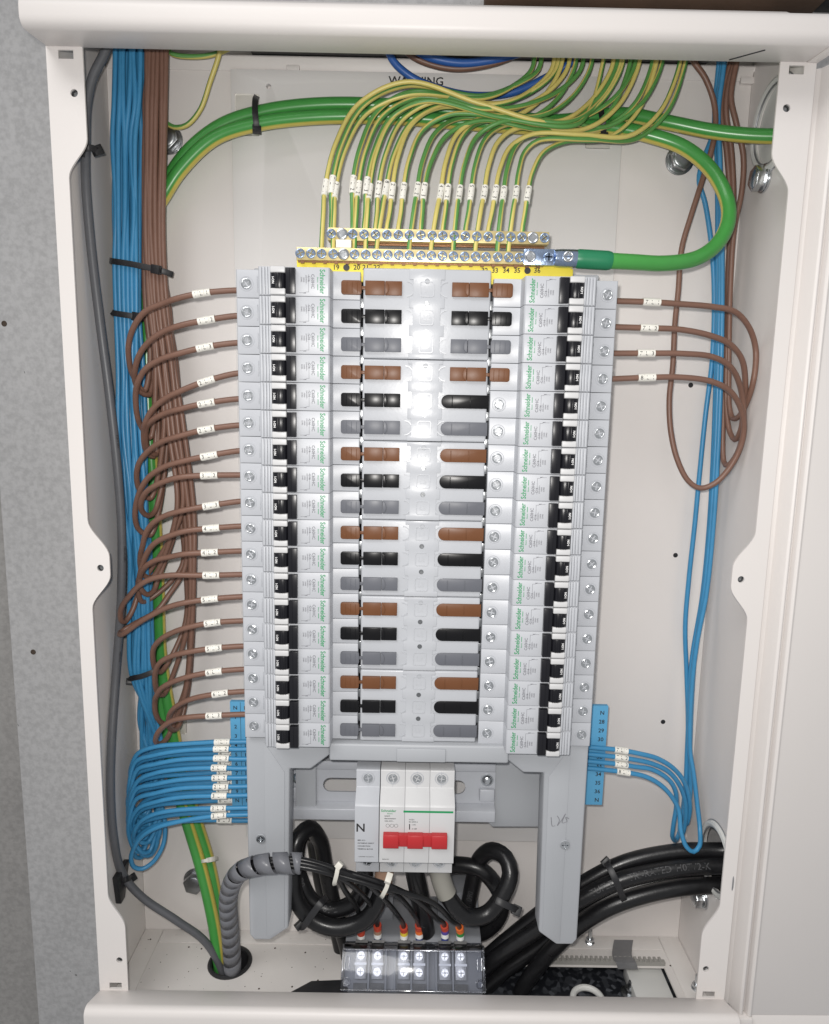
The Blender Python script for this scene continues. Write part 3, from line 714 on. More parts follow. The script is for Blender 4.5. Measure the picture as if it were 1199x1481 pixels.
# rail bracket behind the switch
rb = thing('rail_bracket', (-17, 60, -248), 'galvanised rail bracket with slots behind the main switch', 'bracket')
mb = MB(); mb.prism(rect(-98.5, 64, -236.5, -209.5), 45, 46.5, 'y', [rrect(-73, -20, -228.5, -216.5, 5.9, 5), rrect(26, 40.5, -229, -217, 5.9, 5)])
rp = obj('plate', mb, 'galv', rb)
mb = MB(); mb.prism([(46.5, -209.4), (46.5, -204), (60, -204), (60, -202.5), (45, -202.5), (45, -209.4)], -98.5, 64, 'x'); mb.prism([(45, -236.6), (38, -239.5), (38, -248.5), (39.4, -248.5), (39.4, -240.4), (46.5, -237.4), (46.5, -236.6)], -98.5, 64, 'x')
obj('folded_edge', mb, 'galv', rp, bevel=0.3)
for px, py in ((432, 1127), (705, 1130)):
    c = P(px, py, 43); mb = MB(); mb.dome((c.x, 45, c.z), -YA, 4.6, 3.2, 18, 4); mb.cyl((c.x, 45.2, c.z), -YA, 5.2, 0.8, 18); obj('pan_head_screw', mb, 'zinc', rb)
    mb = MB(); mb.box(c.x - 6, c.x + 6, 41.5, 45.2, c.z - 17, c.z - 6.5); obj('stiffening_bead', mb, 'galv', rb, bevel=1.2)

# ================================================================== EARTH BARS
eb = thing('earth_bar', (-3, 30, 158), 'double brass earth bar with zinc screws on a numbered yellow carrier', 'earth bar')
mb = MB(); mb.prism([(-85, 158), (97, 158), (97, 168.5), (78, 176), (-85, 176)], 6.5, 15, 'y'); obj('carrier', mb, 'yellow_plate', eb, bevel=0.5)
zl = P(500, 367.5, 2).z; zu = P(640, 341, 8).z
mb = MB(); mb.box(-84.6, 77.5, 3.0, 11.8, zl - 4.0, zl + 4.0); lower = obj('lower_bar', mb, 'brass', eb, bevel=0.4)
mb = MB(); mb.box(-65, 80.5, 9.0, 17.5, zu - 4.0, zu + 4.0); upper = obj('upper_bar', mb, 'brass', eb, bevel=0.4)
mb = MB(); mb.box(-84, 77, 5.6, 7, zl - 5.0, zl - 4.1); mb.box(-64, 79, 16, 18, zu - 5.2, zu - 4.1)  # brown strips and dashes paint the shadow gap under each bar
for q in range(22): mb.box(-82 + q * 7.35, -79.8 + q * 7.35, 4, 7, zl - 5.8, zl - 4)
obj('bar_shadow_gap', mb, 'brass_shadow', eb)
ul = [479, 510, 526.5, 543, 559.5, 576, 592, 608.8, 625, 640.5, 657, 673, 689.6, 706, 723, 739, 755, 787.6]
ll = [434, 449.6, 465, 481.7, 512.7, 529, 545, 561, 576.7, 592, 608.8, 624, 640, 656, 672, 688, 703, 720, 736, 751]
for px in ul:
    c = P(px, 340.5 + (px - 630) * 0.02, 8); inst('clamp_screw', SCREW_B, upper, Vector((c.x, 8.6, zu)) - WL[upper], (0, random.uniform(0, 3), 0))
for px in ll:
    c = P(px, 367, 2); inst('clamp_screw', SCREW_B, lower, Vector((c.x, 2.6, zl)) - WL[lower], (0, random.uniform(0, 3), 0))
for px, z, y, pa in ((495, zu, 8.8, upper), (771, zu, 8.8, upper), (497, zl, 2.8, lower)):
    c = P(px, 340, y); mb = MB(); mb.ring((c.x, y, z), YA, 2.9, 0.9, 22, 8); mb.cyl((c.x, y + 0.3, z), -YA, 2.3, 0.8, 18); obj('fixing_rivet', mb, 'zinc', pa)
c = P(497, 355, 5); mb = MB(); mb.box(c.x - 5, c.x + 5, 4, 12, zl + 4.3, zu - 4.3); obj('bar_spacer', mb, 'sleeve', eb, bevel=0.5)
mb = MB()
for st, px in (('19', 486), ('20', 516), ('21', 529), ('22', 545), ('32', 701), ('33', 716), ('34', 732), ('35', 748), ('36', 777)):
    c = P(px, 386.5 if px < 600 else 391, 6.4); mb = MB(); mb.flat(text(st, 3.1), Vector((c.x, 6.4, c.z)), XA, ZA); obj('number_print', mb, 'ink', eb, smooth=0, recalc=False)
for px in (501, 763):
    c = P(px, 387 if px < 600 else 391.5, 6.3); mb = MB(); mb.cyl((c.x, 6.6, c.z), -YA, 2.1, 0.5, 18); obj('locating_hole', mb, 'black_satin', eb)
# lug + main earth with green heat shrink
lug = thing('earth_lug', (80, 0, zl), 'crimped zinc cable lug bolted on the end of the brass earth bar', 'cable lug')
mb = MB(); mb.prism(rrect(62.5, 84, zl - 5.2, zl + 5.2, 2.0), -1.0, 2.6, 'y'); obj('palm', mb, 'zinc_blue', lug, bevel=0.5)
mb = MB(); sweep([Vector((x, y, zl)) for x, y in ((82, 1), (84, 1.5), (88, 2), (96, 2), (99, 2))], 5.8, 18, mb=mb, rfun=lambda i, m, d: (0.85, 0.95, 1, 1, 0.96)[i]); mb.uv = None; obj('barrel', mb, 'zinc_blue', lug)
inst('terminal_screw', SCREW, lug, Vector((91, -4.0, zl)) - WL[lug]); inst('terminal_screw', SCREW_B, lug, Vector((79, -1.4, zl)) - WL[lug])
mb = MB(); mb.ring((67, -1.2, zl), YA, 3.0, 0.8, 22, 8); mb.cyl((67, -1, zl), -YA, 2.4, 1.2, 18); obj('bolt_head', mb, 'zinc', lug)

# ================================================================== NEUTRAL STRIPS
def nstrip(x0, x1, z0, z1, label):
    t = thing('neutral_strip', ((x0 + x1) / 2, 44, z0), label, 'number strip')
    m_ = MB(); m_.box(x0, x1, 42, 46, z0, z1); obj('strip', m_, 'blue_plate', t, bevel=0.4); return t
t = nstrip(-145, -124, -242, -152.5, 'blue two column number strip behind the nine blue sleeves')
mb = MB()
for col_x, lst in ((-140.8, ['N', '1', '2', '3', '4', '5', '6', '7', '8', '9', 'N']), (-132.5, ['N', '1', '1', '2', '10', '11', '12', '13', '14', '15', 'N'])):
    for q, st in enumerate(lst): mb = MB(); mb.flat(text(st, 3.0), Vector((col_x, 41.93, -157.5 - q * 7.8)), XA, ZA); obj('number_print', mb, 'ink', t, smooth=0, recalc=False)
mb = MB(); mb.box(-137, -136.7, 41.9, 42.2, -241, -153); obj('divider', mb, 'ink', t)
t = nstrip(130, 149.6, -234.5, -151, 'blue strip numbered 28 to 36 beside four blue wires')
mb = MB()
for q, st in enumerate(['N', '28', '29', '30', '31', '32', '33', '34', '35', '36', 'N']): mb = MB(); mb.flat(text(st, 3.2), Vector((145.0, 41.93, -156.6 - q * 7.35)), XA, ZA); obj('number_print', mb, 'ink', t, smooth=0, recalc=False)

# ================================================================== WIRES
def lerp_tab(tb, y):
    ks = sorted(tb)
    if y <= ks[0]: return tb[ks[0]]
    for a, b in zip(ks, ks[1:]):
        if y <= b: return tb[a] + (tb[b] - tb[a]) * (y - a) / (b - a)
    return tb[ks[-1]]
# ---- brown, left bank
BL = {55: 209, 75: 208, 320: 207, 400: 209, 620: 227, 740: 233, 820: 233, 900: 240, 1000: 254, 1070: 258}
BRr = {55: 240, 75: 240, 320: 234, 400: 238, 620: 266, 740: 280, 820: 282, 900: 278, 1000: 271, 1070: 262}
FR = {  # front run of each wire, loop bottom first, breaker last
 1: [(208, 566), (191, 540), (186.5, 519), (186, 498), (193, 473.6), (209.5, 451), (237.6, 438), (258.6, 431), (292, 424), (340, 420)],
 2: [(216, 571), (202, 566), (195, 551), (195, 536), (201, 514), (215, 494.6), (237.6, 479), (264, 470), (299, 463), (341, 457)],
 3: [(217, 633), (204, 617), (199, 604), (196.4, 585), (196.4, 566), (200, 551), (211, 533), (234, 519), (264, 510), (297, 502), (342, 496)],
 4: [(222, 660), (211, 651), (208, 638), (208, 623), (210, 612), (220, 593), (238, 577), (262, 565), (299, 551), (343, 540)],
 5: [(225, 657), (213.5, 649), (210.5, 634), (212, 618), (220, 608), (238, 598), (262, 591), (299, 583), (344, 577)],
 6: [(217, 721), (202, 709), (197.5, 689), (201, 670), (215, 652), (234, 639), (262, 630), (299, 621), (346, 615)],
 7: [(217, 774), (201, 766), (195.5, 750), (197, 728), (204, 707), (216.5, 689), (238, 675), (269, 666), (303, 659), (347, 652)],
 8: [(229, 725), (223, 741), (214, 746), (206, 740), (203.5, 731), (207, 718), (217, 707), (236, 697), (262, 690), (303, 687.5), (348, 687)],
 9: [(220, 835), (208, 832), (203, 818), (203, 803), (206, 790), (211, 771), (222, 756), (241, 745), (269, 737.5), (306, 731), (349, 725)],
 10: [(227, 842), (222, 855), (213, 860), (204, 852), (202, 834), (208, 811), (215, 796), (226, 784), (245, 775), (269, 768), (306, 764), (350, 761)],
 11: [(214, 868), (205, 870), (200, 858), (200, 842), (203, 831), (210, 820), (226, 810), (248, 805), (269, 801), (304, 799), (350, 797)],
 12: [(207, 842), (199, 862), (191, 884), (182, 898), (176, 898), (174, 886), (178, 874), (187, 862), (201, 847), (220, 837), (248, 832), (278, 832), (306, 832), (350, 831)],
 13: [(243, 862), (226, 884), (200, 899), (176, 913), (173, 917.5), (178, 917), (199, 902), (220, 889.5), (241, 879), (266, 872), (304, 866.5), (351, 863)],
 14: [(241, 962), (232, 972), (224, 966), (221, 953), (222, 938), (231, 926), (248, 915.6), (273, 907), (308, 900.7), (351, 898)],
 15: [(243, 994), (236, 1005), (228, 1002), (224.5, 989), (224.5, 973), (231, 959), (248, 949), (273, 943), (310, 937.5), (353, 934.5)],
 16: [(243, 1046), (232, 1044), (225, 1031), (224, 1015), (226, 1007), (233, 996), (248, 987), (273, 978.6), (310, 971.6), (353, 968)],
 17: [(259, 1049), (252, 1056), (245, 1052), (243.5, 1043), (247, 1030), (260, 1018.5), (282, 1009.5), (319, 1003), (354, 1000)],
 18: [(247, 1057), (240, 1070), (231, 1076), (225, 1072), (229, 1059), (246, 1044), (268, 1038), (310, 1035), (355, 1033)]}
SLV = {1: 292, 2: 299, 3: 297, 4: 299, 5: 299, 6: 299, 7: 303, 8: 303, 9: 306, 10: 306, 11: 304, 12: 306, 13: 304, 14: 308, 15: 310, 16: 310, 17: 319, 18: 310}
def marked(path_pts, r, m, name, label, cat, group, code, sl_pt, flip=False, twist=0.0, step=3.0, slen=12.0, sr=2.75, phase=None):
    pa = Path(path_pts, step); o = thing(name, pa.p[-1], label, cat, group)
    tube('insulation', pa, r, m, o, twist=twist, phase=phase)
    sleeve(pa, pa.near(sl_pt), code, o, slen, sr, flip); return o, pa
order = list(range(18)); 
for i in range(1, 19):
    fr = FR[i]; n = len(fr); pts = []
    f = ((i - 1) * 7 % 18) / 17.0 if i < 0 else (i - 1) / 17.0
    f = min(1, max(0, f + random.uniform(-0.05, 0.05))); yb = fr[0][1]; lay = (64.5, 72.0, 79.0)[i % 3]
    for y in (40, 75, 200, 320, 385, 450, 520, 620, 740, 820, 900, 1000):
        if y < yb - 40:
            xl, xr = lerp_tab(BL, y), lerp_tab(BRr, y)
            jit = random.uniform(-2.4, 2.4) if y in (200, 320) else 0 if y < 400 else random.uniform(-3.0, 3.0)
            pts.append(P(xl + (xr - xl) * f + jit, y, lay + (random.uniform(-1.5, 1.5) if y > 400 else 0)))
    for k, (x, y) in enumerate(fr):
        t = k / (n - 1); Y = 19.0 + (66 - 19.0) * (1 - min(1, t * 1.25)) ** 1.1
        pts.append(PC(x, y, Y))
    e = pts[-1]; pts.append(Vector((-118.5, 19.0, e.z)))
    k = min(range(n), key=lambda q: abs(fr[q][0] - SLV[i]) + (100 if q < n - 4 else 0))
    t = k / (n - 1); sp_ = P(fr[k][0], fr[k][1], 19.0 + 47 * (1 - min(1, t * 1.25)) ** 1.1)
    marked(pts, 2.05, 'brown_wire', 'brown_wire', 'brown wire into the %s breaker of the fully wired column, sleeve %s' % (ORD[i - 1], sp(CODES[i - 1])), 'wire', 'brown wires to the breakers', CODES[i - 1], sp_)
# ---- brown, right bank
RR = [
 [(894, 435.5), (942, 437), (981, 439.5), (1033, 444), (1063, 451), (1083, 473), (1093, 506), (1090, 549), (1080, 582), (1068, 603), (1060, 605), (1055, 590), (1054, 540), (1056, 420), (1062, 330), (1073, 275), (1075, 225), (1064, 175), (1057, 140), (1066, 85), (1069, 50)],
 [(890, 473), (938, 474.5), (983, 476.5), (1026, 485), (1056, 498), (1073, 520), (1078, 556), (1076, 590), (1071, 623), (1063, 636), (1056, 626), (1051, 596), (1051, 500), (1056, 400), (1061, 300), (1058, 220), (1050, 160), (1054, 120), (1063, 85), (1066, 50)],
 [(886, 511), (934, 511), (986, 511.4), (1030, 516), (1056, 530), (1069.6, 556), (1075, 590), (1075, 625), (1066, 656), (1053, 673), (1047, 668), (1046, 600), (1050, 500), (1053, 400), (1056, 300), (1051, 220), (1043, 160), (1048, 120), (1058, 85), (1060, 50)],
 [(883, 548), (935, 546), (986, 545.7), (1030, 552), (1056, 566), (1071, 590), (1076, 618), (1069.6, 650), (1053, 679.5), (1033, 699.5), (1013, 706), (996, 696), (980, 666), (970, 623), (968, 576), (973, 530), (976, 470), (981, 420), (986, 359), (1000, 310), (1016, 260), (1030, 213), (1034.6, 186), (1033, 150), (1020, 113), (1001, 85), (990, 55)]]
RD = [[19, 19, 22, 28, 32, 38, 46, 55, 60, 64, 70, 76, 80, 80, 78, 76, 74, 72, 72, 70, 70],
      [19, 19, 22, 26, 32, 38, 46, 54, 60, 66, 72, 78, 82, 83, 82, 80, 78, 76, 74, 72, 72],
      [19, 19, 21, 26, 32, 40, 48, 54, 60, 66, 74, 80, 84, 84, 83, 81, 80, 78, 76, 74, 74],
      [19, 19, 21, 25, 30, 36, 42, 47, 50, 52, 54, 55, 56, 58, 60, 62, 64, 68, 74, 76, 76, 76, 76, 76, 74, 72, 70]]
for k in range(4):
    pts = [PC(x, y, RD[k][q]) for q, (x, y) in enumerate(RR[k])]; pts = [Vector((121, 19, pts[0].z))] + pts
    marked(pts, 2.05, 'brown_wire', 'brown_wire', 'brown wire into the %s breaker of the partly wired column, sleeve %s' % (ORD[k], sp(RC[k])), 'wire', 'brown wires to the breakers', RC[k], pts[2])
# ---- blue, left neutral bar (front row of nine and the row behind it)
UL = {40: 167, 75: 167, 150: 163, 200: 163, 380: 166, 450: 168, 620: 172, 800: 186, 900: 189, 975: 191, 1010: 190, 1040: 190}
UR = {40: 206, 75: 206, 150: 205, 200: 203, 380: 201, 450: 201, 620: 208, 800: 216, 900: 218, 975: 219, 1010: 232, 1040: 236}
SY = [1072.8, 1083, 1096.7, 1110.5, 1125, 1138, 1151, 1169, 1179.5]
for k in range(18):
    back = k >= 9; q = k % 9; yt = SY[q] + (6.5 if back else 0)
    f = (k * 5 % 18) / 17.0; lay = (64, 70.5, 77)[k % 3]; pts = []
    for y in (40, 75, 150, 200, 300, 380, 455, 540, 620, 720, 800, 900, 978):
        xl, xr = lerp_tab(UL, y), lerp_tab(UR, y); jit = random.uniform(-3.2, 3.2) if y not in (40, 380, 455, 978) else 0
        pts.append(PC(xl + (xr - xl) * min(1, max(0, f)) + jit, y, lay + (random.uniform(-1.5, 1.5) if y > 80 else 0)))
    # loop
    xr_ = random.uniform(208, 234); xl_ = 184 + random.uniform(-2, 7) + 0.5 * q
    yb = min(yt + random.uniform(62, 98), 1247 - random.uniform(0, 22))
    if q == 8 and not back:
        loop = [(224, 1060, 74), (228, 1138, 72), (234, 1165, 70), (239, 1195, 67), (236, 1222, 63), (222, 1246, 58), (206, 1256.5, 54), (194, 1254, 51), (189.5, 1241, 48), (194, 1226, 46), (205, 1210, 44), (224, 1198, 42), (260, 1188, 38)]
    else:
        xm = (xl_ + xr_) / 2; dY = 6 if back else 0; h = yb - yt; jr = lambda a: random.uniform(-a, a)
        loop = [(xr_ - 6 + jr(6), (1000 + yt) / 2 + 6, 75), (xr_ + jr(4), yt + 4, 73), (xr_ - 1, yt + h * 0.62, 68), (xm + 7, yb - 3, 62 + dY), (xm - 3, yb - 2, 57 + dY), (xl_ + 1.5, yt + h * 0.72, 53 + dY), (xl_ + 2, yt + h * 0.46 + 4, 49 + dY), (xl_ + 13 + jr(2), yt + 17 + jr(2), 46 + dY), (224, yt + 8 + jr(1.5), 43 + dY), (262, yt + 2.5 + jr(1), 39 + dY)]
    pts += [PC(*z) for z in loop]
    Yt = 45 if back else 34; se = P(318 + random.uniform(-2, 4) + (6 if back else 0), yt, Yt); pts += [se, P(345, yt + random.uniform(-1, 1), Yt)]
    e = pts[-1]; pts.append(Vector((-116, Yt + 2, e.z)))
    code = CODES[k]
    lb = ('blue wire tucked behind the %s wire of the front row, sleeve %s' if back else 'blue wire, %s of the front row at the neutral strip, sleeve %s') % (ORD[q] if q < 8 else 'lowest', sp(code))
    marked(pts, 1.85, 'blue_wire', 'blue_wire', lb, 'wire', 'blue neutral wires', code, se, slen=12, sr=2.6)
# ---- blue, right neutral bar
UB = [
 [(868, 1082, 36), (898, 1085, 36), (925, 1090, 38), (951, 1097, 42), (975, 1112, 46), (990, 1132, 50), (997, 1157, 54), (997, 1177, 58), (993, 1192, 62), (992, 1186, 67), (998, 1150, 72), (998, 1080, 76), (1004, 960, 79), (1018, 860, 80), (1028, 756, 80), (1036, 620, 80), (1040, 470, 80), (1042, 330, 80), (1040, 230, 80), (1037, 160, 80), (1042, 110, 78), (1050, 50, 74)],
 [(866, 1092, 37), (898, 1095.5, 37), (920, 1099, 39), (942, 1104, 42), (967, 1116, 46), (983, 1136, 50), (991, 1160, 54), (991, 1190, 58), (986, 1208, 62), (983, 1200, 68), (990, 1160, 73), (994, 1080, 78), (1000, 960, 82), (1016, 860, 84), (1026, 756, 84), (1033, 620, 84), (1037, 470, 84), (1038, 330, 84), (1037, 230, 84), (1035, 160, 82), (1040, 110, 80), (1047, 50, 76)],
 [(864, 1102, 38), (898, 1105.5, 38), (920, 1109, 40), (942, 1112.5, 43), (966, 1126.5, 46), (976.5, 1143, 49), (978, 1166, 52), (974, 1193, 55), (972.5, 1210, 59), (977, 1216, 64), (982, 1206, 69), (990, 1150, 75), (995, 1060, 80), (993, 973, 84), (991, 906, 86), (996, 840, 87), (1005, 756, 87), (1010, 703, 87), (1020, 603, 87), (1030, 520, 87), (1033, 436, 87), (1030, 365, 86), (1020, 295, 86), (1011, 260, 86), (1017, 232, 86), (1032, 190, 85), (1034, 150, 83), (1038, 110, 80), (1044, 50, 76)],
 [(862, 1112, 38), (901, 1116.5, 38), (933, 1123, 40), (955, 1135, 42), (972, 1153, 44), (982, 1173, 45), (985, 1202, 42), (993, 1225, 40), (1003, 1232, 40), (1011.5, 1224, 42), (1012.5, 1202, 52), (1008, 1160, 60), (1003, 1118, 66), (998, 1085, 71), (1000, 1000, 76), (1008, 930, 77), (1022, 856, 78), (1032, 756, 78), (1040, 620, 78), (1044, 470, 78), (1044, 330, 79), (1041, 230, 78), (1039, 160, 77), (1045, 110, 75), (1053, 50, 72)]]
for k in range(4):
    pts = [PC(*z) for z in UB[k]]; pts = [Vector((118, pts[0].y + 2, pts[0].z + 1))] + pts
    marked(pts, 1.85, 'blue_wire', 'blue_wire', 'blue wire, %s of four hanging above the incoming black cables, sleeve %s' % (('top', 'second', 'third', 'lowest')[k], sp(RC[k])), 'wire', 'blue neutral wires', RC[k], pts[2], slen=10.5, sr=2.6)
# ---- green and yellow earths
EW = [('1L1', 470, 273, 465, 0), ('7L1', 480, 268, 479, 1), ('2L1', 485, 277, 481.7, 0), ('7L2', 510, 268, 510, 1), ('1L2', 518, 275, 512.7, 0), ('7L3', 530, 270, 526.5, 1), ('1L3', 534, 279, 529, 0), ('2L2', 547, 276, 543, 1),
      ('8L1', 558, 274, 545, 0), ('2L3', 567, 278, 559.5, 1), ('3L1', 583, 278, 576, 1), ('3L2', 603, 277, 592, 0), ('3L3', 613, 278, 608.8, 1), ('4L1', 637, 280, 624, 0), ('4L2', 647, 280, 640.5, 1), ('4L3', 664, 281, 656, 0),
      ('5L1', 681, 280, 673, 1), ('5L2', 700, 281, 688, 0), ('5L3', 716, 281, 706, 1), ('6L1', 728, 282, 720, 0), ('6L2', 746, 281, 736, 0), ('6L3', 763, 282, 755, 1)]
EO = ['first'] + ORD[1:17] + ['eighteenth'] + ORD[18:]
EX = [887, 782, 772, 898, 807, 873, 801, 843, 919, 823, 856, 833, 944, 813, 901, 893, 958, 925, 984, 912, 992, 950]
for j, (code, sx, sy, bx, up) in enumerate(EW):
    f = j / 21.0; ex = EX[j]; zt = zu if up else zl; Yb = 13 if up else 7
    pts = [Vector((P(bx, 355, Yb).x, Yb, zt - 3)), Vector((P(bx, 340, Yb + 1).x, Yb + 1, zt + 5)), P(bx + (sx - bx) * 0.55, 308, 20 if up else 16), P(sx, sy, 27)]
    wob = random.uniform(-4, 4)
    yp = 123 + 78 * f ** 0.9 + wob * 1.5; xp = sx + 105 - 62 * f + random.uniform(-14, 14); Yp = 52 + 8 * math.sin(j * 2.4) - (8 if j in (0, 3, 5) else 0)
    xs = max(ex - 78 + wob * 2, xp + 35); ys = 138 + 56 * (ex - 770) / 222.0 + wob
    if j in (0, 3, 5): ys = 180 + wob; xs = 800 + 6 * j            # the long dipping ones, over the others
    ys = max(ys, min(yp + 2, 200)); 
    pts += [P(sx + (xp - sx) * 0.13, sy + (yp - sy) * 0.42, 38), P(sx + (xp - sx) * 0.42, sy + (yp - sy) * 0.80, 46), P(xp, yp, Yp)]
    if xs - xp > 120: pts.append(P((xp + xs) / 2, (yp + ys) / 2 + random.uniform(-9, 9), Yp + random.uniform(-3, 5)))
    pts += [P(xs, ys, 46 if j in (0, 3, 5) else 58 + 7 * math.sin(j * 1.7)), P(xs + (ex - xs) * 0.62, ys + (84 - ys) * 0.33, 64), P(ex - 3, 100, 68), P(ex + 2, 72, 68), P(ex + 4, 40, 66)]
    marked(pts, 1.62, 'earth_thin', 'earth_wire', 'green and yellow wire, %s along the brass bar towards its lug, sleeve %s' % (('first',) + tuple(ORD[1:]))[j:j + 1] + (sp(code),) if False else 'green and yellow wire, %s along the brass bar towards its lug, sleeve %s' % (EO[j], sp(code)), 'wire', 'earth wires on the brass bar', code, pts[3], flip=True, twist=random.choice((-1, 1)) * random.uniform(0.0004, 0.0022), slen=13, sr=2.3, phase=random.choice((0.24, 0.76)) + random.uniform(-0.09, 0.09))
# ---- main earth cables
def cable(name, pts, r, m, label, cat='cable', group=None, n=16, twist=0.0, phase=None, step=4.0, rfun=None):
    pa = Path(pts, step); o = thing(name, pa.p[0], label, cat, group); tube('sheath', pa, r, m, o, n=n, twist=twist, phase=phase, rfun=rfun); return o, pa
g1 = [(322, 1412, 66), (322, 1385, 66), (318, 1335, 72), (303, 1250, 78), (282, 1180, 82), (262, 1110, 85), (246, 1030, 86), (233, 950, 87), (229, 850, 87), (224, 740, 87), (216, 620, 87), (212, 500, 87), (214, 400, 87), (222, 330, 86), (238, 272, 84), (270, 222, 82), (320, 182, 80), (380, 162, 79), (460, 152, 79), (560, 153, 80), (680, 164, 82), (800, 176, 82), (900, 166, 80), (960, 176, 78), (1030, 190, 70), (1085, 196, 62), (1125, 197, 56)]
pts = [P(*z) for z in g1]; pts.append(Vector((252, 54, pts[-1].z)))
o, pa = cable('main_earth_cable', pts, 5.1, 'earth_thick', 'thick green and yellow earth cable leaving through the bush in the side wall', group='main earth cables', phase=0.76)
g2 = [(318, 1412, 60), (316, 1385, 61), (309, 1335, 66), (291, 1255, 72), (270, 1185, 78), (248, 1110, 85), (235, 1030, 86.5), (222, 950, 87), (219, 850, 87), (215, 740, 87), (207, 620, 87), (203, 500, 87), (206, 400, 87), (216, 320, 82), (236, 285, 78), (262, 245, 76), (310, 200, 74), (370, 180, 73), (450, 170, 73), (560, 169, 74), (680, 178, 76), (790, 185, 76), (880, 184, 74), (940, 196, 70), (990, 214, 64), (1030, 248, 56), (1052, 292, 48), (1052, 325, 40), (1036, 354, 32), (1006, 374, 22), (960, 381, 12), (915, 379, 5), (880, 377, 2)]
pts = [P(*z) for z in g2]; pts.append(Vector((97, 2, zl)))
o, pa = cable('main_earth_cable', pts, 5.1, 'earth_thick', 'thick green and yellow earth cable curling round to the lug on the brass bar', group='main earth cables', phase=0.79)
mb = MB(); sweep(pa.sub(pa.L - 23, pa.L - 0.5, 2), 6.1, 18, mb=mb, rfun=lambda i, m, d: 0.93 if i in (0, m - 1) else 1.0); mb.uv = None
obj('heat_shrink', mb, 'green_shrink', o)
# loose small earths and blue/brown tails under the hood
def loose(name, zz, r, m, label, twist=0.0, group=None):
    pa = Path([P(*z) for z in zz]); o = tube(name, pa, r, m, None, twist=twist); tag(o, label, 'wire', group)
loose('earth_wire', [(240, 60, 70), (246, 76, 72), (285, 82, 74), (318, 76, 74), (345, 62, 72)], 1.8, 'earth_thin', 'short green and yellow wire crossing just under the hood', 0.003)
loose('earth_wire', [(322, 55, 70), (316, 82, 72), (304, 118, 76), (290, 158, 80), (270, 181, 82), (252, 184, 83), (236, 174, 84), (222, 160, 86)], 1.8, 'earth_thin', 'green and yellow wire hanging in a small hook beside the brown bundle', 0.003)
loose('blue_wire', [(556, 50, 76), (566, 84, 78), (590, 108, 80), (622, 124, 82), (680, 138, 84), (740, 134, 84), (790, 112, 82), (826, 90, 78), (850, 60, 74)], 2.7, 'royal_wire', 'royal blue wire sagging in front of the warning plate')
loose('blue_wire', [(585, 62, 70), (620, 82, 74), (665, 91, 76), (710, 87, 76), (755, 75, 74), (790, 58, 70)], 2.9, 'royal_wire', 'royal blue wire bowed just under the hood above the warning text')
loose('brown_wire', [(572, 62, 76), (605, 86, 78), (655, 99, 79), (705, 94, 78), (745, 80, 76), (775, 62, 74)], 2.3, 'brown_wire', 'brown wire bowed under the hood below a blue one')
# ---- grey cable on the left
gc = [(162, 40, 45), (152, 75, 45), (134, 112, 44), (126, 150, 44), (124, 205, 42), (124, 260, 40), (131, 350, 42), (145, 470, 44), (158, 570, 46), (170, 680, 48), (176, 770, 50), (175, 870, 50), (168, 970, 50), (161, 1080, 50), (160, 1150, 50), (165, 1215, 50), (178, 1265, 48), (205, 1297, 50), (255, 1331, 54), (295, 1360, 58), (316, 1392, 58), (322, 1412, 58)]
o, pa = cable('grey_cable', [PC(*z, 3.4) for z in gc], 3.2, 'grey_cable', 'smooth grey sheathed cable running down the side wall into the floor grommet', n=14)
mb = MB()
for py, st in ((635, '318-Y 3X1'), (800, 'HELUKABEL'), (950, 'H05VV-F')): wrap_text(pa, pa.near(P(165, py, 48)), st, 1.6, 3.27, mb=mb, tilt=0.7)
obj('cable_print', mb, 'ink', o, smooth=0, recalc=False)
# ---- black mains tails
def tail(zz, r, label, group, ends=(), txt=(), n=18):
    o, pa = cable('black_cable', [P(*z) for z in zz], r, 'black_cable', label, group=group, n=n)
    for m_, a, b, rr in ends:
        mb = MB(); sweep(pa.sub(a, b, 2), rr, 18, mb=mb); mb.uv = None; obj('end_sleeve', mb, m_, o)
    for q, st, h, fl in txt:
        mb = MB(); wrap_text(pa, pa.near(P(*q)), st, h, r + 0.08, mb=mb, flip=fl, bold=0.0); obj('cable_print', mb, 'print_grey', o, smooth=0, recalc=False)
    return o, pa
GT = 'black tails under the main switch'
tail([(558, 1242, 20), (556, 1262, 20), (548, 1300, 20), (528, 1330, 20), (490, 1342, 20), (452, 1330, 22), (428, 1298, 26), (424, 1255, 32), (430, 1215, 40), (446, 1198, 50), (462, 1214, 58), (471, 1255, 62), (482, 1308, 64), (500, 1365, 66), (512, 1425, 66)], 6.6, 'black cable with brown end sleeve coiled in the outer loop below the neutral block', GT, [('brown_shrink', 6, 26, 7.2)])
tail([(528, 1244, 24), (527, 1275, 26), (512, 1304, 30), (480, 1316, 32), (452, 1304, 34), (436, 1276, 38), (429, 1240, 44), (436, 1208, 54), (450, 1206, 64), (458, 1240, 70), (468, 1290, 74), (488, 1350, 76), (500, 1410, 76)], 6.4, 'black cable coiled in the inner loop below the neutral block', GT, txt=[((470, 1316, 26), '5901 2', 5.0, True), ((432, 1262, 34), '5901 90', 5.0, True)])
tail([(598, 1240, 22), (600, 1262, 24), (606, 1292, 30), (612, 1325, 40), (618, 1360, 50), (620, 1400, 56)], 7.4, 'black cable dropping straight from the middle pole of the main switch', GT)
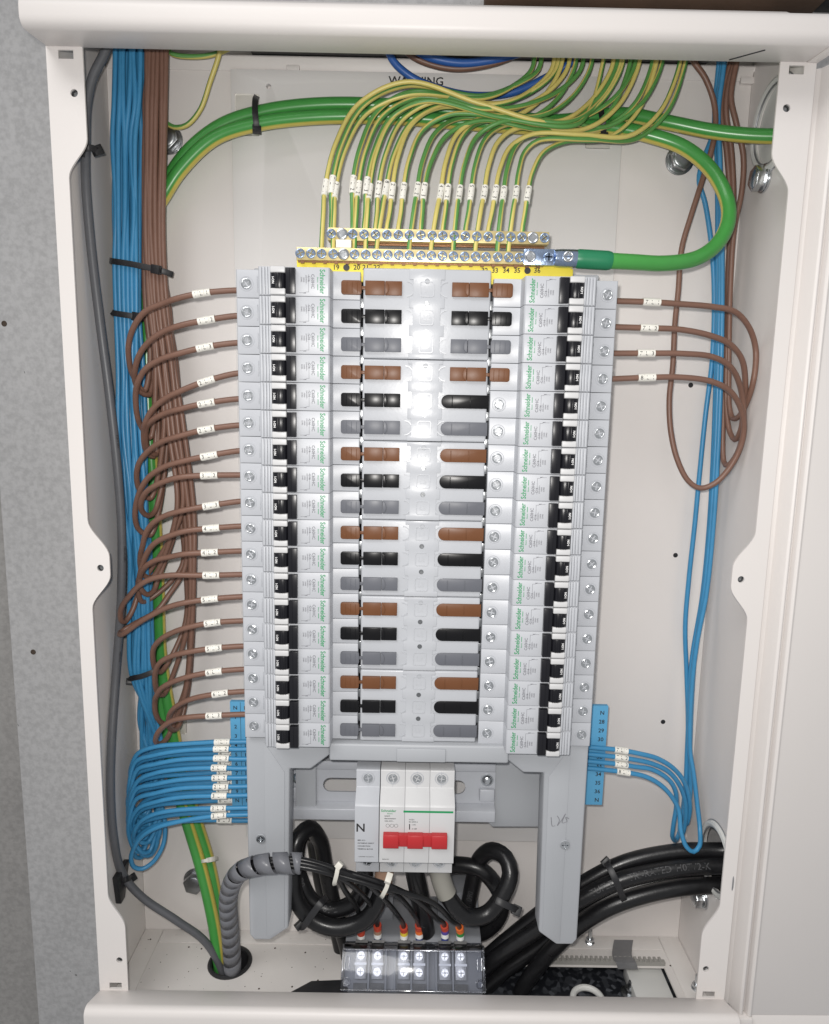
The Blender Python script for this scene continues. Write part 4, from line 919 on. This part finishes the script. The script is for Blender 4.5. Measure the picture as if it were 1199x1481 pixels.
tail([(632, 1240, 18), (637, 1268, 18), (650, 1300, 18), (676, 1326, 19), (704, 1322, 22), (728, 1292, 26), (738, 1262, 32), (731, 1240, 40), (712, 1230, 48), (694, 1242, 56), (684, 1275, 62), (676, 1320, 66), (672, 1380, 68)], 6.6, 'black cable with grey end sleeve coiled in the tall loop beside the main switch', GT, [('grey_shrink', 6, 32, 7.8)], [((682, 1290, 58), '0901', 5.0, True)])
tail([(640, 1252, 60), (668, 1251, 56), (696, 1258, 52), (718, 1282, 50), (726, 1308, 52), (716, 1334, 56), (692, 1350, 60), (664, 1346, 64), (648, 1330, 70), (640, 1370, 76)], 6.6, 'black cable coiled in the low round loop beside the main switch', GT)
GK = 'incoming black cables through the lower bush'
tail([(1075, 1228, 38), (1045, 1230, 44), (985, 1231, 48), (905, 1247, 50), (838, 1281, 50), (780, 1322, 50), (730, 1362, 50), (690, 1395, 50), (640, 1420, 50)], 6.3, 'incoming black cable lying uppermost of three through the lower side bush', GK)
tail([(1078, 1250, 34), (1045, 1252, 36), (975, 1256, 38), (895, 1274, 38), (836, 1303, 38), (775, 1345, 40), (722, 1382, 42), (680, 1415, 44), (640, 1430, 46)], 6.5, 'incoming black cable printed with type letters, middle of three through the lower bush', GK, txt=[((1000, 1254, 38), 'H07V2-K', 5.0, True), ((940, 1261, 38), 'TRI-RATED', 5.0, True), ((872, 1285, 38), 'TUFLEX', 5.0, True)])
tail([(1078, 1280, 40), (1042, 1280, 40), (975, 1285, 40), (895, 1306, 40), (846, 1332, 42), (800, 1372, 44), (765, 1415, 48), (735, 1470, 54)], 6.5, 'incoming black cable lying lowest and dropping through the floor opening', GK)
tail([(1078, 1262, 52), (1042, 1265, 54), (970, 1270, 56), (890, 1292, 58), (838, 1322, 58), (780, 1368, 58), (722, 1410, 56), (690, 1445, 54)], 6.3, 'incoming black cable tucked behind the others, bending down beside the clear terminal cover', GK)
# ---- spiral wrapped control wires
sw = [(337, 1415, 50), (336, 1390, 48), (333, 1345, 36), (330, 1305, 20), (336, 1276, 6), (352, 1258, -6), (380, 1250, -12), (410, 1248, -14), (436, 1249, -14)]
spp = Path([P(*z) for z in sw], 2.0)
o = thing('spiral_wrap', spp.p[0], 'grey translucent spiral wrap holding the black control wires', 'cable wrap')
mb = MB(); Rw = 6.6; pitch = 13.0; vs = []; fs = []; nst = int(spp.L / pitch * 28)
for i in range(nst + 1):
    d = spp.L * i / nst; ang = 2 * math.pi * d / pitch
    row = []
    for (dd, rr) in ((0, Rw), (10.6 if d > spp.L * 0.62 else 12.4, Rw + 0.06)):
        p = spp.at(min(spp.L, d + dd)); t = spp.tan(min(spp.L - 1, d + dd)); u = (YA - t * YA.dot(t)); u = u.normalized() if u.length > 1e-3 else XA; v = t.cross(u)
        row.append(p + (u * math.cos(ang) + v * math.sin(ang)) * rr)
    # inner skin
    c = (row[0] + row[1]) / 2
    vs += row
for i in range(nst): fs.append((2 * i, 2 * i + 1, 2 * i + 3, 2 * i + 2))
mb.add(vs, fs); sp_o = obj('coil', mb, 'spiral_wrap', o, smooth=60, recalc=False)
md = sp_o.modifiers.new('thick', 'SOLIDIFY'); md.thickness = 0.0006; md.offset = -1
fer = [(522, 1352), (546, 1350), (584, 1352), (606, 1350), (643, 1350), (665, 1353)]
mid = [[(500, 1290), (517, 1315)], [(520, 1290), (540, 1315)], [(555, 1300), (576, 1325)], [(580, 1300), (598, 1322)], [(600, 1300), (632, 1328)], [(625, 1305), (652, 1330)]]
FC = [('ferrule_red', 'ferrule_red', 'ferrule_white', 'red and white'), ('ferrule_red', 'brown_shrink', 'ferrule_white', 'dark red, brown and white'), ('ferrule_red', 'ferrule_yellow', 'ferrule_white', 'red and yellow'), ('ferrule_red', 'ferrule_orange', 'ferrule_white', 'red and orange'), ('ferrule_red', 'ferrule_violet', 'ferrule_white', 'red and violet'), ('ferrule_orange', 'ferrule_green', 'ferrule_white', 'orange and green')]
for k in range(6):
    off = [(0, -2.5, 2.2), (0, -2.5, -0.8), (0, 0, 3.0), (0, 0.5, -2.5), (0, 2.2, 1.5), (0, 2.2, -1.5)][k]; ov = Vector(off)
    pts = [P(*z) + ov for z in sw]
    jn = [[(480, 1262, -12)], [(487, 1263, -12)], [(487, 1262, -13), (522, 1276, -10)]][k] if k < 3 else [(487, 1262, -13), (556, 1283, -11)]
    pts += [P(*z) + ov * 0.8 for z in jn]
    if k < 3: pts += [P(mid[k][0][0], mid[k][0][1], 2 + k), P(mid[k][1][0], mid[k][1][1], 20)]
    else: pts += [P(mid[k][0][0], mid[k][0][1], 2 + k), P(mid[k][1][0], mid[k][1][1], 20)]
    e = P(fer[k][0], fer[k][1] - 10, 38); e2 = P(fer[k][0], fer[k][1] + 20, 40); pts += [e, e2]
    pa = Path(pts, 3); o = thing('control_wire', pa.p[-1], 'black control wire with %s marker rings at the clear cover' % FC[k][3], 'wire', 'black control wires')
    tube('insulation', pa, 2.0, 'black_cable', o)
    for (a, b, m_) in ((-23, -18, FC[k][0]), (-18, -14.2, FC[k][1]), (-14.2, -10.2, FC[k][2]), (-10.2, -2, 'ferrule_blue')):
        mb = MB(); sweep(pa.sub(pa.L + a, pa.L + b, 1), 3.3 if m_ != 'ferrule_blue' else 3.0, 14, mb=mb); mb.uv = None; obj('marker_ring', mb, m_, o)

# ================================================================== TEST TERMINAL BLOCK
tb = thing('terminal_block', (1, 60, -396), 'slate grey terminal block under a clear plastic cover', 'terminal block')
TY, TZ = 13.0, -379.0                       # foot of the sloping front
UPV, NV = Vector((0, 0.669, 0.743)), Vector((0, -0.743, 0.669))
def slope(m_):                              # local (x, -out, along) -> world
    m_.v = [Vector((0, TY, TZ)) + XA * p.x - NV * p.y + UPV * p.z for p in m_.v]; return m_
mb = MB(); mb.prism([(TY + 4, -396), (TY + 4, -381), (TY + 28, -354.5), (TY + 30, -353.5), (90, -353.5), (90, -396)], -54, 57, 'x'); bd = obj('body', mb, 'slate', tb, bevel=1)
mb = MB(); mb.box(-40, -16, 60, 90, -353.7, -342); obj('raised_cap', mb, 'slate', tb, bevel=0.8)
mb = MB(); mb.box(22, 49.5, 66, 90, -353.7, -332); obj('raised_cap', mb, 'slate', tb, bevel=0.8)
mb = MB(); mb.prism([(60, -353.7), (88, -353.7), (88, -320), (84, -320)], 50, 56.5, 'x'); obj('back_shield', mb, 'slate', tb, bevel=0.8)
def tx(px, v=22.0): return P(px, 1398, 28).x
xs_ = [tx(z) for z in (522, 546, 584, 606, 643, 666)]
for x in xs_:
    mb = MB(); mb.box(x - 4.6, x + 4.6, 0.5, 6, 8, 28.5); b_ = obj('terminal', slope(mb), 'steel_rough', tb, bevel=0.4)
    mb = MB(); mb.box(x - 4.9, x + 4.9, -0.8, 0.6, 17.6, 19.2); obj('jumper', slope(mb), 'galv', b_)
    for z in (13, 24):
        c = Vector((0, TY, TZ)) + XA * x - NV * 0.2 + UPV * z
        inst('terminal_screw', SCREW_S, b_, c - WL[b_], (R(-42), 0, 0))
    mb = MB(); mb.box(x - 5.2, x + 5.2, -0.6, 5, 0.5, 5.5); obj('entry', slope(mb), 'black_satin', tb)
    mb = MB(); mb.box(x - 5.0, x + 5.0, 0.2, 5, 29, 35); obj('wire_well', slope(mb), 'black_satin', tb)
mb = MB()
for a, b in zip(xs_, xs_[1:]):
    n_ = 1 if b - a < 18 else 2
    for q in range(n_):
        x = a + (b - a) * (q + 1) / (n_ + 1) if n_ == 1 else (a + 7 if q == 0 else b - 7); mb.box(x - 0.8, x + 0.8, -2.5, 6, 1, 30)
obj('partition', slope(mb), 'slate', tb, bevel=0.2)
cv = MB(); cv.box(-55.6, 58.6, -5.0, -3.8, 0.2, 28); cv.box(-55.6, -54.4, -3.8, 14, 0.2, 32); cv.box(57.4, 58.6, -3.8, 14, 0.2, 32)
cv.box(-55.6, 58.6, -6.0, -5.1, 27, 28.4); cv.box(-55.6, 58.6, -6.0, -5.1, 0.0, 1.4)
cv.prism([(-5.0, 28.5), (-3.9, 28.5), (2.5, 33), (1.6, 34)], -54.3, 57.3, 'x')
cl = obj('clear_cover', slope(cv), 'clear_cover', tb, bevel=0.3)
mb = MB()
for x in (-51, 54): mb.ring((x, -5.6, 6), YA, 2.6, 0.7, 20, 6); mb.cyl((x, -5.3, 6), -YA, 1.7, 0.7, 14); mb.prism(rrect(x - 2, x + 2, 14, 24, 1), -6.0, -5.2, 'y', [rrect(x - 1.4, x + 1.4, 14.6, 23.4, 0.8)])
obj('cover_screw', slope(mb), 'clear_cover', cl)
mb = MB(); mb.prism([(-96, 12), (-50, 9), (-50, 26), (-80, 24)], -395.9, -380, 'z'); o = obj('rubber_wedge', mb, 'black_satin', bevel=0.8); tag(o, 'black rubber strip lying on the cabinet floor beside the terminal block', 'rubber strip')

# ================================================================== CABLE TIES AND PADS
def tie(name, pts, label, m='black_satin', wd=4.2, th=0.9, head=None, group=None, tail=0):
    """strap as a flat ribbon through points with outward normals facing the room"""
    p = catmull([Vector(q) for q in pts], 2.0); m_ = MB(); vs = []; fs = []
    for i, q in enumerate(p):
        t = (p[min(i + 1, len(p) - 1)] - p[max(i - 1, 0)]).normalized(); n = CAM - q; n = (n - t * n.dot(t)).normalized(); s = n.cross(t)
        for a, b in ((-1, 0), (1, 0), (1, 1), (-1, 1)): vs.append(q + s * (a * wd / 2) + n * (b * th))
    for i in range(len(p) - 1):
        for a in range(4): b = (a + 1) % 4; fs.append((i * 4 + a, i * 4 + b, i * 4 + 4 + b, i * 4 + 4 + a))
    fs += [(3, 2, 1, 0), tuple(len(vs) - 4 + a for a in range(4))]; m_.add(vs, fs)
    t_ = thing(name, p[0], label, 'cable tie', group); obj('strap', m_, m, t_, bevel=0.15)
    if head is not None:
        hp, t, k = p[head], (p[min(head + 1, len(p) - 1)] - p[max(head - 1, 0)]).normalized(), 1.0
        n = CAM - hp; n = (n - t * n.dot(t)).normalized(); s = n.cross(t); h_ = MB()
        vs = [hp + t * (a * 3.4) + s * (b * wd * 0.75) + n * c for a in (-1, 1) for b in (-1, 1) for c in (-1.5, 3.2)]
        h_.add(vs, [(0, 1, 3, 2), (4, 6, 7, 5), (0, 4, 5, 1), (2, 3, 7, 6), (0, 2, 6, 4), (1, 5, 7, 3)]); obj('head', h_, m, t_, bevel=0.5)
    return t_
GTI = 'black cable ties'
tie('cable_tie', [P(160, 377, 70), P(165, 378, 60), P(185, 381, 58), P(210, 386, 58), P(235, 392, 60), P(250, 397, 64)], 'long black cable tie slanting round the blue and brown bundles', head=-6, group=GTI)
tie('cable_tie', [P(163, 452, 70), P(166, 453, 60), P(185, 456, 58), P(203, 459, 61), P(207, 460, 68)], 'black cable tie squeezing only the blue bundle under the long slanting tie', head=-5, group=GTI)
tie('cable_tie', [P(188, 985, 72), P(191, 981, 60), P(205, 978, 58), P(225, 970, 60), P(238, 963, 68)], 'black cable tie round the blue bundle just above where it fans out', head=2, group=GTI)
tie('cable_tie', [P(371, 140, 84), P(369, 146, 74), P(369, 165, 67), P(371, 182, 68), P(372, 192, 80)], 'black cable tie round the two thick earth cables at the clear pad', head=-5, group=GTI)
tie('cable_tie', [P(869, 155, 84), P(870, 165, 74), P(872, 175, 69), P(873, 190, 72), P(874, 198, 84)], 'black cable tie round the thick earth cables behind the small earth wires', head=-5, group=GTI)
tie('cable_tie', [P(118, 226, 36), P(120, 216, 34), P(128, 213, 34), P(138, 216, 38), P(140, 220, 48)], 'black cable tie holding the grey cable to the side wall near the hood', head=-4, group=GTI)
tie('cable_tie', [P(172, 1284, 40), P(174, 1276, 42), P(182, 1272, 42), P(188, 1270, 48), P(190, 1272, 56)], 'black cable tie holding the grey cable to its wall clip near the floor', head=-3, group=GTI)
c = P(166, 1275, 46); mb = MB(); mb.prism([(34, c.z + 12), (58, c.z + 12), (46, c.z - 14), (38, c.z - 14)], X0 - 241.2, X0 - 236.5, 'x'); o = obj('tie_clip', mb, 'black_satin', bevel=0.6); tag(o, 'black wall clip behind the grey cable near the floor', 'clip')
tie('cable_tie', [P(432, 1336, 26), P(438, 1340, 14), P(452, 1322, 11), P(464, 1306, 13), P(472, 1298, 24)], 'black cable tie round the coiled tails below the neutral block', head=3, group=GTI, wd=5)
tie('cable_tie', [P(712, 1300, 32), P(718, 1302, 20), P(730, 1308, 18), P(744, 1314, 20), P(748, 1318, 30)], 'black cable tie round the coiled tails beside the main switch', head=-4, group=GTI, wd=5)
tie('cable_tie', [P(876, 1246, 50), P(880, 1252, 38), P(890, 1272, 31), P(900, 1296, 33), P(908, 1312, 44)], 'black cable tie round the incoming cables near the lower back bolt', head=2, group=GTI, wd=5)
tie('cable_tie', [P(492, 1252, -10), P(489, 1254, -18), P(487, 1264, -19), P(484, 1276, -17), P(484, 1279, -10)], 'pale cable tie round the control wires nearest the spiral wrap', 'tie_white', head=3, wd=3.0, group='pale cable ties')
tie('cable_tie', [P(566, 1270, -8), P(562, 1271, -16), P(560, 1281, -17), P(554, 1294, -15), P(552, 1297, -8)], 'pale cable tie round the control wires below the red toggles', 'tie_white', head=4, wd=3.0, group='pale cable ties')
tie('cable_tie', [P(290, 1246, 76), P(296, 1245, 66), P(306, 1243, 67), P(314, 1241, 73)], 'pale cable tie joining the two thick earth cables above the floor', 'tie_white', head=-4, wd=2.6, group='pale cable ties')
for px, py, wd_, lb in ((358, 167, 17, 'clear adhesive tie pad behind the thick earth cables on the plate edge'), (866, 184, 18, 'clear adhesive tie pad under the small earth wires'), (255, 1045, 14, 'clear adhesive tie pad behind the lowest brown loops')):
    c = P(px, py, 91); yb_ = 90.8 if px > 330 else 95.5; mb = MB(); mb.prism(rrect(c.x - wd_ / 2 * 1.05, c.x + wd_ / 2 * 1.05, c.z - wd_ * 0.85, c.z + wd_ * 0.85, 1.2), yb_ - 1.5, yb_ + 0.1, 'y'); o = obj('adhesive_pad', mb, 'clear_pad', bevel=0.3); tag(o, lb, 'adhesive pad')
# grey tape hanging over the opening edge
a_ = [PZ(902, 1360, -394.6), PZ(900, 1372, -394.4), PZ(900, 1384, -392.0), PZ(906, 1394, -390.6), PZ(908, 1402, -396.0)]
p = catmull([Vector((q.x, q.y, q.z)) for q in a_], 2.0); mb = MB(); vs = []; fs = []
for q in p:
    for dx in (-8.6, 8.6):
        for dz in (0, 0.5): vs.append(q + Vector((dx, 0, dz)))
for i in range(len(p) - 1):
    b0 = i * 4; b1 = b0 + 4; fs += [(b0, b1, b1 + 2, b0 + 2), (b0 + 1, b0 + 3, b1 + 3, b1 + 1), (b0, b0 + 1, b1 + 1, b1), (b0 + 2, b1 + 2, b1 + 3, b0 + 3)]
fs += [(0, 2, 3, 1), tuple(len(vs) - 4 + a for a in (0, 1, 3, 2))]
mb.add(vs, fs); o = obj('tape_strip', mb, 'tape'); tag(o, 'strip of grey tape folded over the edge of the floor opening', 'tape')
# bolt and ring seen below the opening
c = PZ(912, 1430, -408); mb = MB(); mb.cyl((c.x, c.y, -413.1), ZA, 8, 2, 24); mb.cyl((c.x, c.y, -411.1), ZA, 5, 4, 6); mb.cyl((c.x, c.y, -407.1), ZA, 2.2, 6, 12); o = obj('floor_bolt', mb, 'steel_dark', bevel=0.3); tag(o, 'steel bolt on the dark speckled surface below the floor opening', 'bolt')
c = PZ(850, 1446, -411); mb = MB(); mb.ring((c.x, c.y, -410.4), ZA, 12, 2.6, 36, 10); o = obj('plastic_ring', mb, 'trunk_white'); tag(o, 'white plastic ring on the dark speckled surface below the floor opening', 'ring')
# crumbs of drilling dust and plaster on the cabinet floor
mb = MB()
for k in range(120):
    x = random.uniform(-236, 30) if random.random() < 0.75 else random.uniform(100, 236); y = random.uniform(14, 94); r_ = random.choice((0.25, 0.3, 0.4, 0.5, 0.9)) 
    if (x - hole[0]) ** 2 + (y - hole[1]) ** 2 < 20 ** 2 or (-56 < x < 56) or (46 < x < 220 and y < 70): continue
    zf = -394.9 if (x < X0 - 224 or x > X0 + 223 or y > 80) else -396
    mb.dome((x, y, zf - 0.02), (random.uniform(-.2, .2), random.uniform(-.2, .2), 1), r_, r_ * 0.6, 6, 2)
o = obj('debris', mb, 'dirt', kind='stuff', smooth=0); o['label'] = 'dark crumbs and drilling dust scattered on the cabinet floor'; o['category'] = 'debris'
